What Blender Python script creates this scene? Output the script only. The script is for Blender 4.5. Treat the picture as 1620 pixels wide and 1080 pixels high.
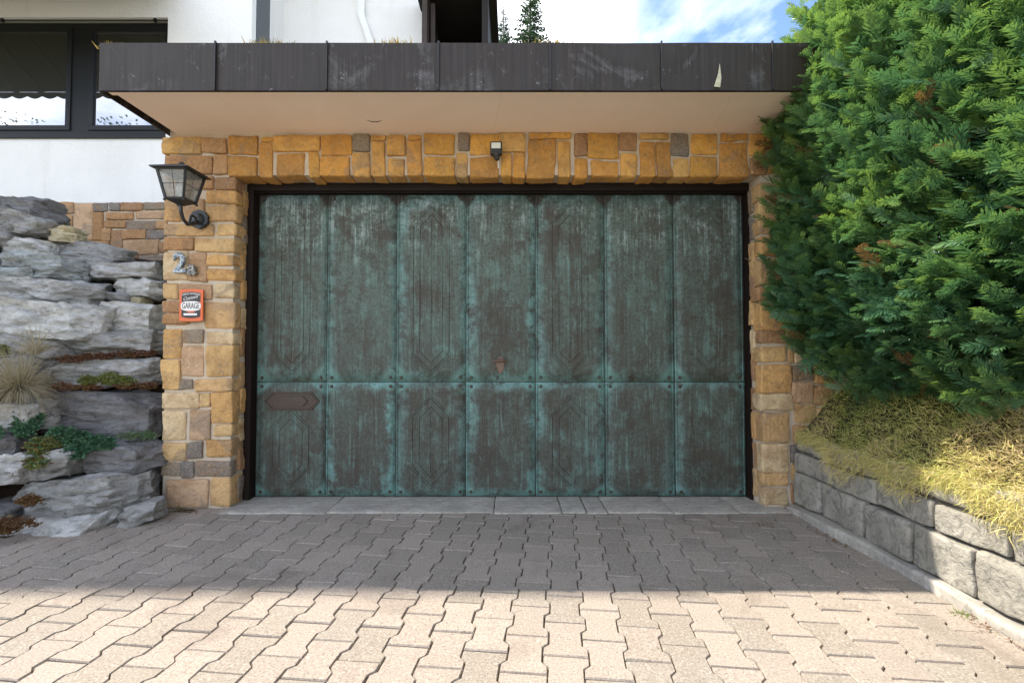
import bpy, bmesh, math, random
import numpy as np
from mathutils import Vector, Matrix, noise, Euler
R = math.radians
random.seed(7)
rng = np.random.default_rng(7)
for o in list(bpy.data.objects): bpy.data.objects.remove(o)
scene = bpy.context.scene
COL = scene.collection

# ------------------------------------------------------------------ camera
FPX, PITCH = 728.0, R(1.57)
CAM = Vector((0.0, -3.14, 1.04))
cam = bpy.data.cameras.new('camera'); cam_o = bpy.data.objects.new('camera', cam); COL.objects.link(cam_o)
cam.sensor_fit = 'HORIZONTAL'; cam.sensor_width = 36.0; cam.lens = 36.0*FPX/1620.0
cam.clip_start = 0.02; cam.clip_end = 3000
cam_o.location = CAM; cam_o.rotation_euler = (math.pi/2 + PITCH, 0, 0)
scene.camera = cam_o

# ------------------------------------------------------------------ light
SUN_EL, SUN_AZ = R(54), R(74)            # azimuth measured from +Y towards -X (behind the house, to the left)
to_sun = Vector((-math.sin(SUN_AZ)*math.cos(SUN_EL), math.cos(SUN_AZ)*math.cos(SUN_EL), math.sin(SUN_EL)))
sun = bpy.data.lights.new('sun', 'SUN'); sun.energy = 2.0; sun.angle = R(0.6); sun.color = (1.0, 0.93, 0.82)
sun_o = bpy.data.objects.new('sun', sun); COL.objects.link(sun_o)
sun_o.rotation_euler = (-to_sun).to_track_quat('-Z', 'Y').to_euler()
sun_o.location = (-6, 4, 12)

world = bpy.data.worlds.new('World'); scene.world = world; world.use_nodes = True
wn, wl = world.node_tree.nodes, world.node_tree.links
wn.clear()
sky = wn.new('ShaderNodeTexSky'); sky.sky_type = 'NISHITA'; sky.sun_disc = False
sky.sun_elevation = SUN_EL; sky.sun_rotation = -SUN_AZ; sky.altitude = 1500; sky.air_density = 1.0; sky.dust_density = 0.2; sky.ozone_density = 1.8
tc = wn.new('ShaderNodeTexCoord'); sep = wn.new('ShaderNodeSeparateXYZ'); wl.new(tc.outputs['Generated'], sep.inputs[0])
def wmath(op, a, b):
    n = wn.new('ShaderNodeMath'); n.operation = op
    for i, v in enumerate((a, b)):
        if isinstance(v, (int, float)): n.inputs[i].default_value = v
        else: wl.new(v, n.inputs[i])
    return n.outputs[0]
den = wmath('ADD', wmath('MAXIMUM', sep.outputs[2], 0.0), 0.12)
cmb = wn.new('ShaderNodeCombineXYZ')
wl.new(wmath('ADD', wmath('DIVIDE', sep.outputs[0], den), 0.17), cmb.inputs[0]); wl.new(wmath('DIVIDE', sep.outputs[1], den), cmb.inputs[1])
cmb.inputs[2].default_value = 8.4
nz = wn.new('ShaderNodeTexNoise'); nz.inputs['Scale'].default_value = 1.15; nz.inputs['Detail'].default_value = 9; nz.inputs['Roughness'].default_value = 0.56
nz.inputs['Distortion'].default_value = 0.35
wl.new(cmb.outputs[0], nz.inputs['Vector'])
rmp = wn.new('ShaderNodeValToRGB'); rmp.color_ramp.elements[0].position = 0.42; rmp.color_ramp.elements[1].position = 0.72
wl.new(nz.outputs['Fac'], rmp.inputs['Fac'])
cmix = wn.new('ShaderNodeMix'); cmix.data_type = 'RGBA'
wl.new(rmp.outputs['Color'], cmix.inputs['Factor']); wl.new(sky.outputs[0], cmix.inputs['A']); nz2 = wn.new('ShaderNodeTexNoise'); nz2.inputs['Scale'].default_value = 2.6; nz2.inputs['Detail'].default_value = 8; wl.new(cmb.outputs[0], nz2.inputs['Vector'])
crm = wn.new('ShaderNodeValToRGB'); crm.color_ramp.elements[0].position = 0.35; crm.color_ramp.elements[0].color = (0.42, 0.47, 0.55, 1); crm.color_ramp.elements[1].position = 0.68; crm.color_ramp.elements[1].color = (1, 1, 1, 1)
wl.new(nz2.outputs['Fac'], crm.inputs['Fac'])
cbr = wn.new('ShaderNodeMix'); cbr.data_type = 'RGBA'; cbr.blend_type = 'MULTIPLY'; cbr.inputs['Factor'].default_value = 1.0; cbr.inputs['B'].default_value = (16.0, 15.3, 14.5, 1)
wl.new(crm.outputs['Color'], cbr.inputs['A']); wl.new(cbr.outputs['Result'], cmix.inputs['B'])
bg = wn.new('ShaderNodeBackground'); bg.inputs['Strength'].default_value = 0.078
wl.new(cmix.outputs['Result'], bg.inputs['Color'])
wo = wn.new('ShaderNodeOutputWorld'); wl.new(bg.outputs[0], wo.inputs[0])

scene.view_settings.view_transform = 'Standard'; scene.view_settings.look = 'None'
scene.view_settings.gamma = 1.0; scene.view_settings.exposure = 2.33
scene.view_settings.use_curve_mapping = False
scene.cycles.max_bounces = 8; scene.cycles.diffuse_bounces = 4; scene.cycles.transmission_bounces = 4; scene.cycles.glossy_bounces = 3
scene.render.resolution_x = 1024; scene.render.resolution_y = 682

# ------------------------------------------------------------------ measuring: a photo point at a given depth -> world
def at(px, py, Y):
    u = (px-810)/FPX; v = (540-py)/FPX
    d = Vector((u, math.cos(PITCH)-v*math.sin(PITCH), math.sin(PITCH)+v*math.cos(PITCH)))
    return CAM + d*((Y-CAM.y)/d.y)
def proj(p):
    r = Vector(p)-CAM
    f = r.y*math.cos(PITCH)+r.z*math.sin(PITCH); v = -r.y*math.sin(PITCH)+r.z*math.cos(PITCH)
    return (810+FPX*r.x/f, 540-FPX*v/f, f) if f > 0.05 else (1e6, 1e6, f)

# ------------------------------------------------------------------ object helpers
def link(name, me, mat=None, parent=None, loc=None):
    o = bpy.data.objects.new(name, me); COL.objects.link(o)
    if mat is not None and me is not None and not me.materials: me.materials.append(mat)
    if parent is not None: o.parent = parent
    if loc is not None: o.location = loc
    return o
def empty(name, loc=(0,0,0), rz=0):
    o = bpy.data.objects.new(name, None); COL.objects.link(o); o.location = loc; o.rotation_euler = (0,0,rz)
    o.empty_display_size = 0.1
    return o
def tag(o, label=None, cat=None, group=None, kind=None):
    if label: o['label'] = label
    if cat: o['category'] = cat
    if group: o['group'] = group
    if kind: o['kind'] = kind
    return o
def bm_mesh(bm, name='m', smooth=False):
    bmesh.ops.recalc_face_normals(bm, faces=bm.faces)
    me = bpy.data.meshes.new(name); bm.to_mesh(me); bm.free()
    if smooth:
        for p in me.polygons: p.use_smooth = True
    return me
def box(bm, x0, x1, y0, y1, z0, z1, bev=0.0):
    vs = [bm.verts.new((x, y, z)) for x in (x0,x1) for y in (y0,y1) for z in (z0,z1)]
    fs = [bm.faces.new([vs[i] for i in q]) for q in ((0,1,3,2),(4,6,7,5),(0,4,5,1),(2,3,7,6),(0,2,6,4),(1,5,7,3))]
    if bev:
        es = list({e for f in fs for e in f.edges})
        bmesh.ops.bevel(bm, geom=es, offset=bev, segments=2, affect='EDGES', profile=0.6)
def box_me(x0,x1,y0,y1,z0,z1,bev=0.0):
    bm = bmesh.new(); box(bm, x0,x1,y0,y1,z0,z1,bev); return bm_mesh(bm)
def prism(bm, pts, y0, y1):            # polygon in x,z pulled along y
    a = [bm.verts.new((x, y0, z)) for x, z in pts]; b = [bm.verts.new((x, y1, z)) for x, z in pts]
    bm.faces.new(a); bm.faces.new(b[::-1])
    n = len(pts)
    for i in range(n): bm.faces.new((a[i], b[i], b[(i+1)%n], a[(i+1)%n]))
def tube(bm, pts, rad, seg=8):
    pts = [Vector(p) for p in pts]; rings = []
    if not isinstance(rad, (list, tuple)): rad = [rad]*len(pts)
    up = Vector((0.13, 0.21, 0.97))
    for i, p in enumerate(pts):
        t = (pts[min(i+1,len(pts)-1)]-pts[max(i-1,0)]).normalized()
        a = t.cross(up)
        if a.length < 1e-3: a = t.cross(Vector((1,0,0)))
        a.normalize(); b = t.cross(a)
        rings.append([bm.verts.new(p+(a*math.cos(2*math.pi*k/seg)+b*math.sin(2*math.pi*k/seg))*rad[i]) for k in range(seg)])
    for i in range(len(rings)-1):
        for k in range(seg):
            bm.faces.new((rings[i][k], rings[i][(k+1)%seg], rings[i+1][(k+1)%seg], rings[i+1][k]))
    bm.faces.new(rings[0][::-1]); bm.faces.new(rings[-1])
def np_mesh(name, verts, quads, attrs=None, smooth=False):
    me = bpy.data.meshes.new(name); nv, nq = len(verts), len(quads); k = quads.shape[1]
    me.vertices.add(nv); me.vertices.foreach_set('co', np.ascontiguousarray(verts, dtype=np.float32).ravel())
    me.loops.add(nq*k); me.loops.foreach_set('vertex_index', np.ascontiguousarray(quads, dtype=np.int32).ravel())
    me.polygons.add(nq); me.polygons.foreach_set('loop_start', np.arange(0, nq*k, k, dtype=np.int32))
    if smooth: me.polygons.foreach_set('use_smooth', np.ones(nq, dtype=bool))
    for an, av in (attrs or {}).items():
        a = me.attributes.new(an, 'FLOAT', 'POINT'); a.data.foreach_set('value', np.ascontiguousarray(av, dtype=np.float32))
    me.update(); me.validate()
    return me

def fbm(p, oct=3):
    s = 0; a = 1
    for _ in range(oct):
        s += a*noise.noise(p); p = p*2.03; a *= 0.5
    return s
def rounded_block(hx, hy, hz, r, seed=0, amp=0.004, freq=9.0, extra=0, strata=0.0, skew=0.0):
    """a stone: rounded box with an uneven outline and a worked face; half sizes hx hy hz"""
    r = min(r, hx*0.9, hy*0.9, hz*0.9)
    def axis(h):
        a = [-h, -h+0.3*r, -h+r]; m = extra+1
        inner = [(-h+r)+(2*(h-r))*k/(m+1) for k in range(1, m+1)]
        return a+inner+[h-r, h-0.3*r, h]
    AX = (axis(hx), axis(hy), axis(hz)); H = (hx, hy, hz)
    off = Vector((seed*3.17, seed*1.73, seed*0.91))
    bm = bmesh.new(); cache = {}
    def vert(p):
        k = tuple(round(c, 6) for c in p)
        if k in cache: return cache[k]
        q = Vector([max(-(H[i]-r), min(H[i]-r, p[i])) for i in range(3)]); d = Vector(p)-q
        v = q + (d.normalized()*r if d.length > 1e-9 else d)
        n = v + off
        low = Vector((noise.noise(n*3.1), noise.noise(n*3.1+Vector((7,1,3))), noise.noise(n*3.1+Vector((2,9,5)))))
        v += Vector((low.x*amp*1.6, low.y*amp*1.2, low.z*amp*1.6))
        nn = Vector((n.x*freq, n.y*freq, n.z*freq))
        f = fbm(nn, 3)*amp
        dirv = Vector((v.x/hx, v.y/hy, v.z/hz)); 
        if dirv.length > 0: v += dirv.normalized()*f
        if strata:
            sz = n.z*strata + 0.6*noise.noise(Vector((n.x*2.2, n.y*2.2, n.z*5)))
            st = (sz-math.floor(sz)); v.y += (st-0.5)*amp*2.2*(1 if v.y < 0 else -1); v.x += (st-0.5)*amp*1.2*(1 if v.x > 0 else -1)
        v.z += skew*v.x
        cache[k] = bm.verts.new(v); return cache[k]
    for a in range(3):
        b, c = (a+1)%3, (a+2)%3
        for s in (-1, 1):
            for i in range(len(AX[b])-1):
                for j in range(len(AX[c])-1):
                    quad = []
                    for (ii, jj) in ((i,j),(i+1,j),(i+1,j+1),(i,j+1)):
                        p = [0,0,0]; p[a] = s*H[a]; p[b] = AX[b][ii]; p[c] = AX[c][jj]; quad.append(vert(tuple(p)))
                    try: bm.faces.new(quad)
                    except ValueError: pass
    return bm_mesh(bm, 'stone', True)

# ------------------------------------------------------------------ material helpers
class M:
    def __init__(s, name):
        s.m = bpy.data.materials.new(name); s.m.use_nodes = True
        s.n = s.m.node_tree.nodes; s.l = s.m.node_tree.links
        s.b = s.n['Principled BSDF']; s.out = s.n['Material Output']
    def new(s, t, **kw):
        n = s.n.new(t)
        for k, v in kw.items(): setattr(n, k, v)
        return n
    def put(s, sock, v):
        if isinstance(v, bpy.types.NodeSocket): s.l.new(v, sock)
        elif isinstance(v, tuple): sock.default_value = v if len(v) != 3 or sock.type == 'VECTOR' else (*v, 1)
        else: sock.default_value = v
    def coord(s, which='Object'): 
        return s.new('ShaderNodeTexCoord').outputs[which]
    def mapping(s, vec, scale=(1,1,1), loc=(0,0,0), rot=(0,0,0)):
        n = s.new('ShaderNodeMapping'); s.put(n.inputs['Vector'], vec); s.put(n.inputs['Scale'], scale); s.put(n.inputs['Location'], loc); s.put(n.inputs['Rotation'], rot)
        return n.outputs[0]
    def noise(s, vec, scale, detail=5, rough=0.55, dist=0.0):
        n = s.new('ShaderNodeTexNoise'); s.put(n.inputs['Vector'], vec); s.put(n.inputs['Scale'], scale); s.put(n.inputs['Detail'], detail)
        s.put(n.inputs['Roughness'], rough); s.put(n.inputs['Distortion'], dist); return n.outputs['Fac']
    def voro(s, vec, scale, feature='F1', out='Distance', rnd=1.0):
        n = s.new('ShaderNodeTexVoronoi', feature=feature); s.put(n.inputs['Vector'], vec); s.put(n.inputs['Scale'], scale); s.put(n.inputs['Randomness'], rnd); return n.outputs[out]
    def math(s, op, a, b=0.0, clamp=False):
        n = s.new('ShaderNodeMath', operation=op, use_clamp=clamp); s.put(n.inputs[0], a); s.put(n.inputs[1], b); return n.outputs[0]
    def ramp(s, fac, stops, interp='LINEAR'):
        n = s.new('ShaderNodeValToRGB'); cr = n.color_ramp; cr.interpolation = interp
        while len(cr.elements) < len(stops): cr.elements.new(0.5)
        for e, (p, c) in zip(cr.elements, stops):
            e.position = p; e.color = (c, c, c, 1) if isinstance(c, (int, float)) else (*c, 1)
        s.put(n.inputs['Fac'], fac); return n.outputs['Color']
    def step(s, fac, a, b):
        n = s.new('ShaderNodeMapRange', clamp=True, interpolation_type='SMOOTHSTEP'); s.put(n.inputs['Value'], fac); s.put(n.inputs['From Min'], a); s.put(n.inputs['From Max'], b); return n.outputs[0]
    def mix(s, fac, a, b, mode='MIX'):
        n = s.new('ShaderNodeMix', data_type='RGBA', blend_type=mode); s.put(n.inputs['Factor'], fac); s.put(n.inputs['A'], a); s.put(n.inputs['B'], b); return n.outputs['Result']
    def bump(s, h, strength=0.3, dist=0.01, normal=None):
        n = s.new('ShaderNodeBump'); s.put(n.inputs['Height'], h); s.put(n.inputs['Strength'], strength); s.put(n.inputs['Distance'], dist)
        if normal is not None: s.l.new(normal, n.inputs['Normal'])
        return n.outputs[0]
    def rand(s): return s.new('ShaderNodeObjectInfo').outputs['Random']
    def objcol(s): return s.new('ShaderNodeObjectInfo').outputs['Color']
    def shift(s, vec, amount=50.0):
        n = s.new('ShaderNodeVectorMath', operation='ADD'); s.put(n.inputs[0], vec)
        c = s.new('ShaderNodeCombineXYZ'); r = s.math('MULTIPLY', s.rand(), amount)
        s.put(c.inputs[0], r); s.put(c.inputs[1], s.math('MULTIPLY', r, 1.7)); s.put(c.inputs[2], s.math('MULTIPLY', r, 0.6)); s.l.new(c.outputs[0], n.inputs[1]); return n.outputs[0]
    def fin(s, col=None, rough=0.8, normal=None, spec=0.5, metal=0.0):
        if col is not None: s.put(s.b.inputs['Base Color'], col)
        s.put(s.b.inputs['Roughness'], rough); s.put(s.b.inputs['Specular IOR Level'], spec); s.put(s.b.inputs['Metallic'], metal)
        if normal is not None: s.l.new(normal, s.b.inputs['Normal'])
        return s.m
def plain(name, col, rough=0.6, spec=0.4, metal=0.0, var=0.0, scale=8.0):
    m = M(name)
    if var:
        n = m.noise(m.coord(), scale, 6, 0.6)
        c = m.mix(n, tuple(x*(1-var) for x in col), tuple(min(1, x*(1+var)) for x in col))
        return m.fin(c, rough, m.bump(n, 0.15, 0.004), spec, metal)
    return m.fin(col, rough, None, spec, metal)

MT = {}
# sandstone facing: the colour of each stone comes from its object colour; grey firing marks and grain on top
m = M('sandstone'); v = m.shift(m.coord())
big = m.noise(v, 7, 4, 0.6, 0.5); fine = m.noise(v, 60, 5, 0.7); med = m.noise(v, 22, 5, 0.6, 0.8)
base = m.objcol()
c = m.mix(m.step(big, 0.42, 0.70), base, m.mix(0.55, base, (0.30, 0.155, 0.06)))
c = m.mix(m.math('MULTIPLY', m.step(med, 0.52, 0.75), 0.55), c, (0.20, 0.16, 0.125))
c = m.mix(m.math('MULTIPLY', m.step(m.noise(v, 4.0, 3, 0.5, 0.9), 0.60, 0.66), 0.42), c, (0.20, 0.165, 0.14))
c = m.mix(m.math('MULTIPLY', m.step(fine, 0.45, 0.65), 0.45), c, m.mix(0.5, c, (0.72, 0.52, 0.28)))
c = m.mix(m.math('MULTIPLY', m.step(m.noise(v, 38, 7, 0.75, 0.6), 0.56, 0.66), 0.45), c, (0.22, 0.125, 0.055))
pit = m.voro(v, 75); c = m.mix(m.math('MULTIPLY', m.math('SUBTRACT', 1.0, m.step(pit, 0.05, 0.22)), 0.35), c, (0.19, 0.11, 0.05))
h = m.math('ADD', m.math('ADD', m.math('MULTIPLY', med, 1.0), m.math('MULTIPLY', m.noise(v, 13, 7, 0.7, 1.6), 1.2)), m.math('MULTIPLY', fine, 0.45))
MT['stone'] = m.fin(c, 0.88, m.bump(h, 1.0, 0.016), 0.25)
# mortar
m = M('mortar'); v = m.coord(); n1 = m.noise(v, 9, 6, 0.6); n2 = m.noise(v, 120, 4, 0.7)
c = m.ramp(n1, [(0.3, (0.46, 0.375, 0.28)), (0.7, (0.64, 0.535, 0.41))])
MT['mortar'] = m.fin(m.mix(m.math('MULTIPLY', n2, 0.4), c, (0.33, 0.28, 0.22)), 0.95, m.bump(m.math('ADD', n1, m.math('MULTIPLY', n2, 0.4)), 0.5, 0.006), 0.15)
# plaster
def plaster(name, col, relief):
    m = M(name); v = m.coord(); n1 = m.noise(v, 34, 5, 0.62, 0.6); n2 = m.noise(v, 1.3, 5, 0.6)
    st = m.noise(m.mapping(v, (5, 5, 0.35)), 1.0, 5, 0.6)
    c = m.mix(m.step(n2, 0.4, 0.75), col, tuple(x*0.92 for x in col))
    c = m.mix(m.math('MULTIPLY', m.step(st, 0.55, 0.8), 0.22), c, (0.50, 0.46, 0.40))
    return m.fin(c, 0.92, m.bump(n1, relief, 0.012), 0.15)
MT['plaster'] = plaster('white_plaster', (0.80, 0.78, 0.755), 0.55)
MT['soffit'] = None
m = M('soffit_paint'); v = m.coord(); n1 = m.noise(v, 1.4, 5, 0.55, 0.6); n2 = m.noise(v, 90, 3, 0.6)
c = m.ramp(n1, [(0.3, (0.84, 0.67, 0.54)), (0.65, (0.90, 0.74, 0.61))])
crk = m.step(m.voro(m.mapping(v, (0.7, 1.3, 1)), 1.0, 'DISTANCE_TO_EDGE'), 0.0, 0.006)
MT['soffit'] = m.fin(m.mix(m.math('MULTIPLY', m.math('SUBTRACT', 1.0, crk), 0.10), c, (0.42, 0.30, 0.2)), 0.8, m.bump(n2, 0.12, 0.002), 0.2)
# weathered fascia metal
m = M('fascia_metal'); v = m.shift(m.coord(), 20)
st = m.noise(m.mapping(v, (60, 60, 2.0)), 1.0, 5, 0.65); n1 = m.noise(v, 3.4, 6, 0.62, 1.2); n2 = m.noise(v, 26, 6, 0.7, 1.0)
c = m.ramp(st, [(0.3, (0.020, 0.015, 0.011)), (0.7, (0.040, 0.030, 0.023))])
c = m.mix(m.math('MULTIPLY', m.step(m.math('ADD', n1, m.math('MULTIPLY', m.math('SUBTRACT', st, .5), .3)), 0.52, 0.80), 0.7), c, (0.15, 0.145, 0.15))
c = m.mix(m.math('MULTIPLY', m.math('MULTIPLY', m.step(n2, 0.6, 0.72), m.step(n1, 0.42, 0.6)), 0.85), c, (0.30, 0.30, 0.30))
MT['fascia'] = m.fin(c, m.ramp(n1, [(0.3, 0.42), (0.7, 0.62)]), m.bump(m.math('ADD', n1, m.math('MULTIPLY', n2, .3)), 0.12, 0.01), 0.35, 0.1)
MT['black_trim'] = plain('black_edge_metal', (0.022, 0.019, 0.017), 0.45, 0.5, 0.2, 0.3, 12)
# verdigris copper
m = M('verdigris_copper'); g = m.coord('Generated'); o = m.shift(m.coord(), 30)
sg = m.new('ShaderNodeSeparateXYZ'); m.l.new(g, sg.inputs[0]); gx, gz = sg.outputs[0], sg.outputs[2]
ex = m.math('MULTIPLY', m.math('MINIMUM', gx, m.math('SUBTRACT', 1.0, gx)), 0.50)
ez = m.math('MULTIPLY', m.math('MINIMUM', gz, m.math('SUBTRACT', 1.0, gz)), 1.1)
edge = m.math('MINIMUM', ex, ez)
blot = m.noise(o, 3.0, 9, 0.70, 0.3); blot2 = m.noise(o, 9, 9, 0.76, 0.3); streak = m.noise(m.mapping(o, (46, 46, 2.2)), 1.0, 8, 0.72, 0.5)
streak2 = m.noise(m.mapping(o, (13, 13, 1.1)), 1.0, 7, 0.66, 0.35); grain = m.noise(o, 170, 4, 0.78); fsp = m.noise(o, 52, 7, 0.78)
scr = m.noise(m.mapping(o, (8, 8, 140), (0,0,0), (0, 0.35, 0)), 1.0, 5, 0.65, 0.5); scr2 = m.noise(m.mapping(o, (150, 150, 5)), 1.0, 4, 0.7, 0.4)
pz = m.new('ShaderNodeSeparateXYZ'); m.l.new(m.new('ShaderNodeNewGeometry').outputs['Position'], pz.inputs[0]); up = m.step(pz.outputs[2], 1.0, 1.5)
def soft(a, k): return m.math('MULTIPLY', m.math('SUBTRACT', a, 0.5), k)
crisp = m.math('ADD', soft(fsp, 1.0), soft(grain, 0.5))
corner = m.math('ADD', ex, ez)
brown = m.mix(m.noise(o, 2.4, 5, 0.6), (0.036, 0.029, 0.021), (0.066, 0.053, 0.039))
brown = m.mix(m.step(m.math('ADD', blot2, soft(fsp, .5)), 0.45, 0.7), brown, (0.058, 0.056, 0.044))
film = m.step(m.math('ADD', m.math('ADD', m.math('MULTIPLY', blot, 0.55), m.math('MULTIPLY', streak2, 0.5)), soft(fsp, .35)), 0.40, 0.60)
film = m.math('MULTIPLY', film, m.math('ADD', m.math('MULTIPLY', up, 0.35), 0.65))
c = m.mix(m.math('MULTIPLY', film, 0.75), brown, m.mix(m.step(fsp, .35, .65), (0.060, 0.084, 0.068), (0.115, 0.160, 0.135)))
f1 = m.step(m.math('ADD', m.math('ADD', m.math('MULTIPLY', streak, 0.55), m.math('MULTIPLY', blot2, 0.45)), soft(grain, .25)), 0.50, 0.61)
c = m.mix(m.math('MULTIPLY', f1, m.math('ADD', m.math('MULTIPLY', blot, 1.5), -0.10)), c, m.mix(blot2, (0.085, 0.150, 0.125), (0.17, 0.27, 0.235)))
f2 = m.math('MULTIPLY', m.step(m.math('ADD', m.math('MULTIPLY', blot, 0.7), m.math('MULTIPLY', streak2, 0.3)), 0.49, 0.57), m.step(m.math('ADD', blot2, soft(crisp, .5)), 0.47, 0.58))
c = m.mix(m.math('MULTIPLY', f2, 0.85), c, m.mix(fsp, (0.10, 0.27, 0.22), (0.20, 0.40, 0.345)))
ejit = m.math('ADD', m.math('ADD', m.math('ADD', edge, soft(blot, 0.34)), soft(crisp, 0.07)), soft(streak2, .12))
em = m.math('SUBTRACT', 1.0, m.step(ejit, -0.035, 0.045)); em = m.math('MULTIPLY', em, m.step(m.math('ADD', blot2, soft(grain, .4)), 0.36, 0.56))
c = m.mix(m.math('MULTIPLY', em, m.math('ADD', m.math('MULTIPLY', m.rand(), 0.65), 0.15)), c, m.mix(m.step(fsp, .3, .7), (0.075, 0.225, 0.195), (0.27, 0.42, 0.40)))
halo = m.math('SUBTRACT', 1.0, m.step(m.math('ADD', m.math('ADD', corner, soft(crisp, 0.08)), soft(blot2, .12)), 0.050, 0.110))
low = m.math('SUBTRACT', 1.0, m.math('MULTIPLY', up, m.step(gz, .4, .6)))
c = m.mix(m.math('MULTIPLY', m.math('MULTIPLY', halo, low), 0.6), c, m.mix(m.step(fsp, .3, .7), (0.09, 0.24, 0.20), (0.24, 0.39, 0.36)))
topm = m.step(m.math('ADD', gz, soft(streak2, 0.75)), 0.58, 0.95)
wf = m.step(m.math('ADD', m.math('ADD', m.math('MULTIPLY', streak, .45), m.math('MULTIPLY', blot2, .55)), soft(crisp, .25)), 0.36, 0.53)
c = m.mix(m.math('MULTIPLY', m.math('MULTIPLY', m.math('MULTIPLY', topm, up), wf), 0.85), c, m.mix(fsp, (0.25, 0.30, 0.285), (0.46, 0.50, 0.49)))
c = m.mix(m.math('MULTIPLY', m.step(scr, 0.66, 0.72), 0.35), c, (0.26, 0.38, 0.34)); c = m.mix(m.math('MULTIPLY', m.step(scr2, 0.62, 0.70), 0.40), c, (0.24, 0.36, 0.32))
c = m.mix(m.math('MULTIPLY', m.step(grain, 0.56, 0.70), 0.45), c, (0.036, 0.030, 0.024))
c = m.mix(m.math('MULTIPLY', m.step(m.math('ADD', m.noise(m.shift(m.coord(), 77), 5, 9, 0.74, 0.2), soft(grain, .2)), 0.54, 0.60), 0.7), c, brown)
spot = m.math('SUBTRACT', 1.0, m.step(m.math('ADD', corner, m.math('MULTIPLY', m.math('SUBTRACT', blot2, 0.5), 0.07)), 0.055, 0.095))
c = m.mix(m.math('MULTIPLY', m.math('MULTIPLY', m.math('MULTIPLY', spot, m.step(gz, 0.5, 0.6)), up), 0.9), c, (0.055, 0.044, 0.034))
hh = m.math('ADD', m.math('MULTIPLY', blot2, 0.6), m.math('MULTIPLY', grain, 0.35))
MT['copper'] = m.fin(c, m.ramp(blot2, [(0.3, 0.50), (0.7, 0.78)]), m.bump(hh, 0.4, 0.007), 0.4, 0.1)
MT['bronze'] = plain('aged_bronze', (0.062, 0.044, 0.034), 0.5, 0.5, 0.4, 0.45, 30)
MT['handle'] = plain('worn_copper_handle', (0.13, 0.085, 0.062), 0.42, 0.5, 0.5, 0.4, 60)
MT['frame_brown'] = plain('dark_brown_frame', (0.014, 0.008, 0.006), 0.6, 0.2, 0.0, 0.3, 6)
# pavers
m = M('concrete_paver'); v = m.shift(m.coord(), 40); w = m.new('ShaderNodeNewGeometry').outputs['Position']
gr = m.noise(v, 130, 4, 0.8); g2 = m.voro(v, 260); n1 = m.noise(w, 1.6, 6, 0.6); n2 = m.noise(v, 14, 5, 0.6)
rv = m.rand()
c = m.mix(rv, (0.250, 0.212, 0.170), (0.325, 0.280, 0.228))
c = m.mix(m.math('MULTIPLY', m.step(n1, 0.45, 0.7), 0.35), c, (0.27, 0.245, 0.215))
c = m.mix(m.math('MULTIPLY', m.step(m.noise(m.shift(m.coord(), 90), 0.01, 0), 0.5, 0.56), 0.18), c, (0.33, 0.24, 0.20))
c = m.mix(m.math('MULTIPLY', m.step(gr, 0.54, 0.64), 0.75), c, (0.11, 0.09, 0.075))
c = m.mix(m.math('MULTIPLY', m.step(gr, 0.46, 0.34), 0.6), c, (0.56, 0.51, 0.44))
c = m.mix(m.math('MULTIPLY', m.step(n2, 0.56, 0.74), 0.3), c, (0.22, 0.19, 0.15))
st = m.math('MULTIPLY', m.step(m.noise(w, 2.3, 7, 0.68, 0.6), 0.54, 0.68), 0.45); c = m.mix(st, c, (0.155, 0.125, 0.10))
c = m.mix(m.math('MULTIPLY', m.step(m.noise(w, 11, 5, 0.7, 0.5), 0.66, 0.72), 0.6), c, (0.10, 0.08, 0.062))
MT['paver'] = m.fin(c, 0.9, m.bump(m.math('ADD', gr, m.math('MULTIPLY', n2, 0.5)), 0.4, 0.003), 0.2)
m = M('joint_sand'); v = m.coord(); n1 = m.noise(v, 5, 5, 0.6); n2 = m.noise(v, 180, 3, 0.7)
c = m.ramp(n1, [(0.35, (0.045, 0.034, 0.024)), (0.62, (0.10, 0.075, 0.045)), (0.72, (0.06, 0.075, 0.025))])
MT['joint'] = m.fin(m.mix(m.math('MULTIPLY', n2, 0.5), c, (0.16, 0.12, 0.08)), 0.97, m.bump(n2, 0.6, 0.004), 0.1)
# threshold concrete
m = M('worn_concrete'); v = m.coord(); n1 = m.noise(v, 4, 7, 0.65, 0.8); n2 = m.noise(v, 45, 5, 0.7); n3 = m.noise(m.mapping(v, (2.2, 6, 3)), 1.6, 5, 0.6, 1.5)
c = m.ramp(n1, [(0.25, (0.26, 0.24, 0.21)), (0.55, (0.36, 0.33, 0.28)), (0.8, (0.50, 0.45, 0.38))])
c = m.mix(m.math('MULTIPLY', m.step(n3, 0.52, 0.62), 0.6), c, (0.50, 0.46, 0.41)); c = m.mix(m.math('MULTIPLY', m.step(n2, 0.52, 0.66), 0.5), c, (0.14, 0.125, 0.11))
MT['concrete'] = m.fin(c, 0.9, m.bump(m.math('ADD', n1, m.math('MULTIPLY', n2, 0.4)), 0.4, 0.008), 0.25)
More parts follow.
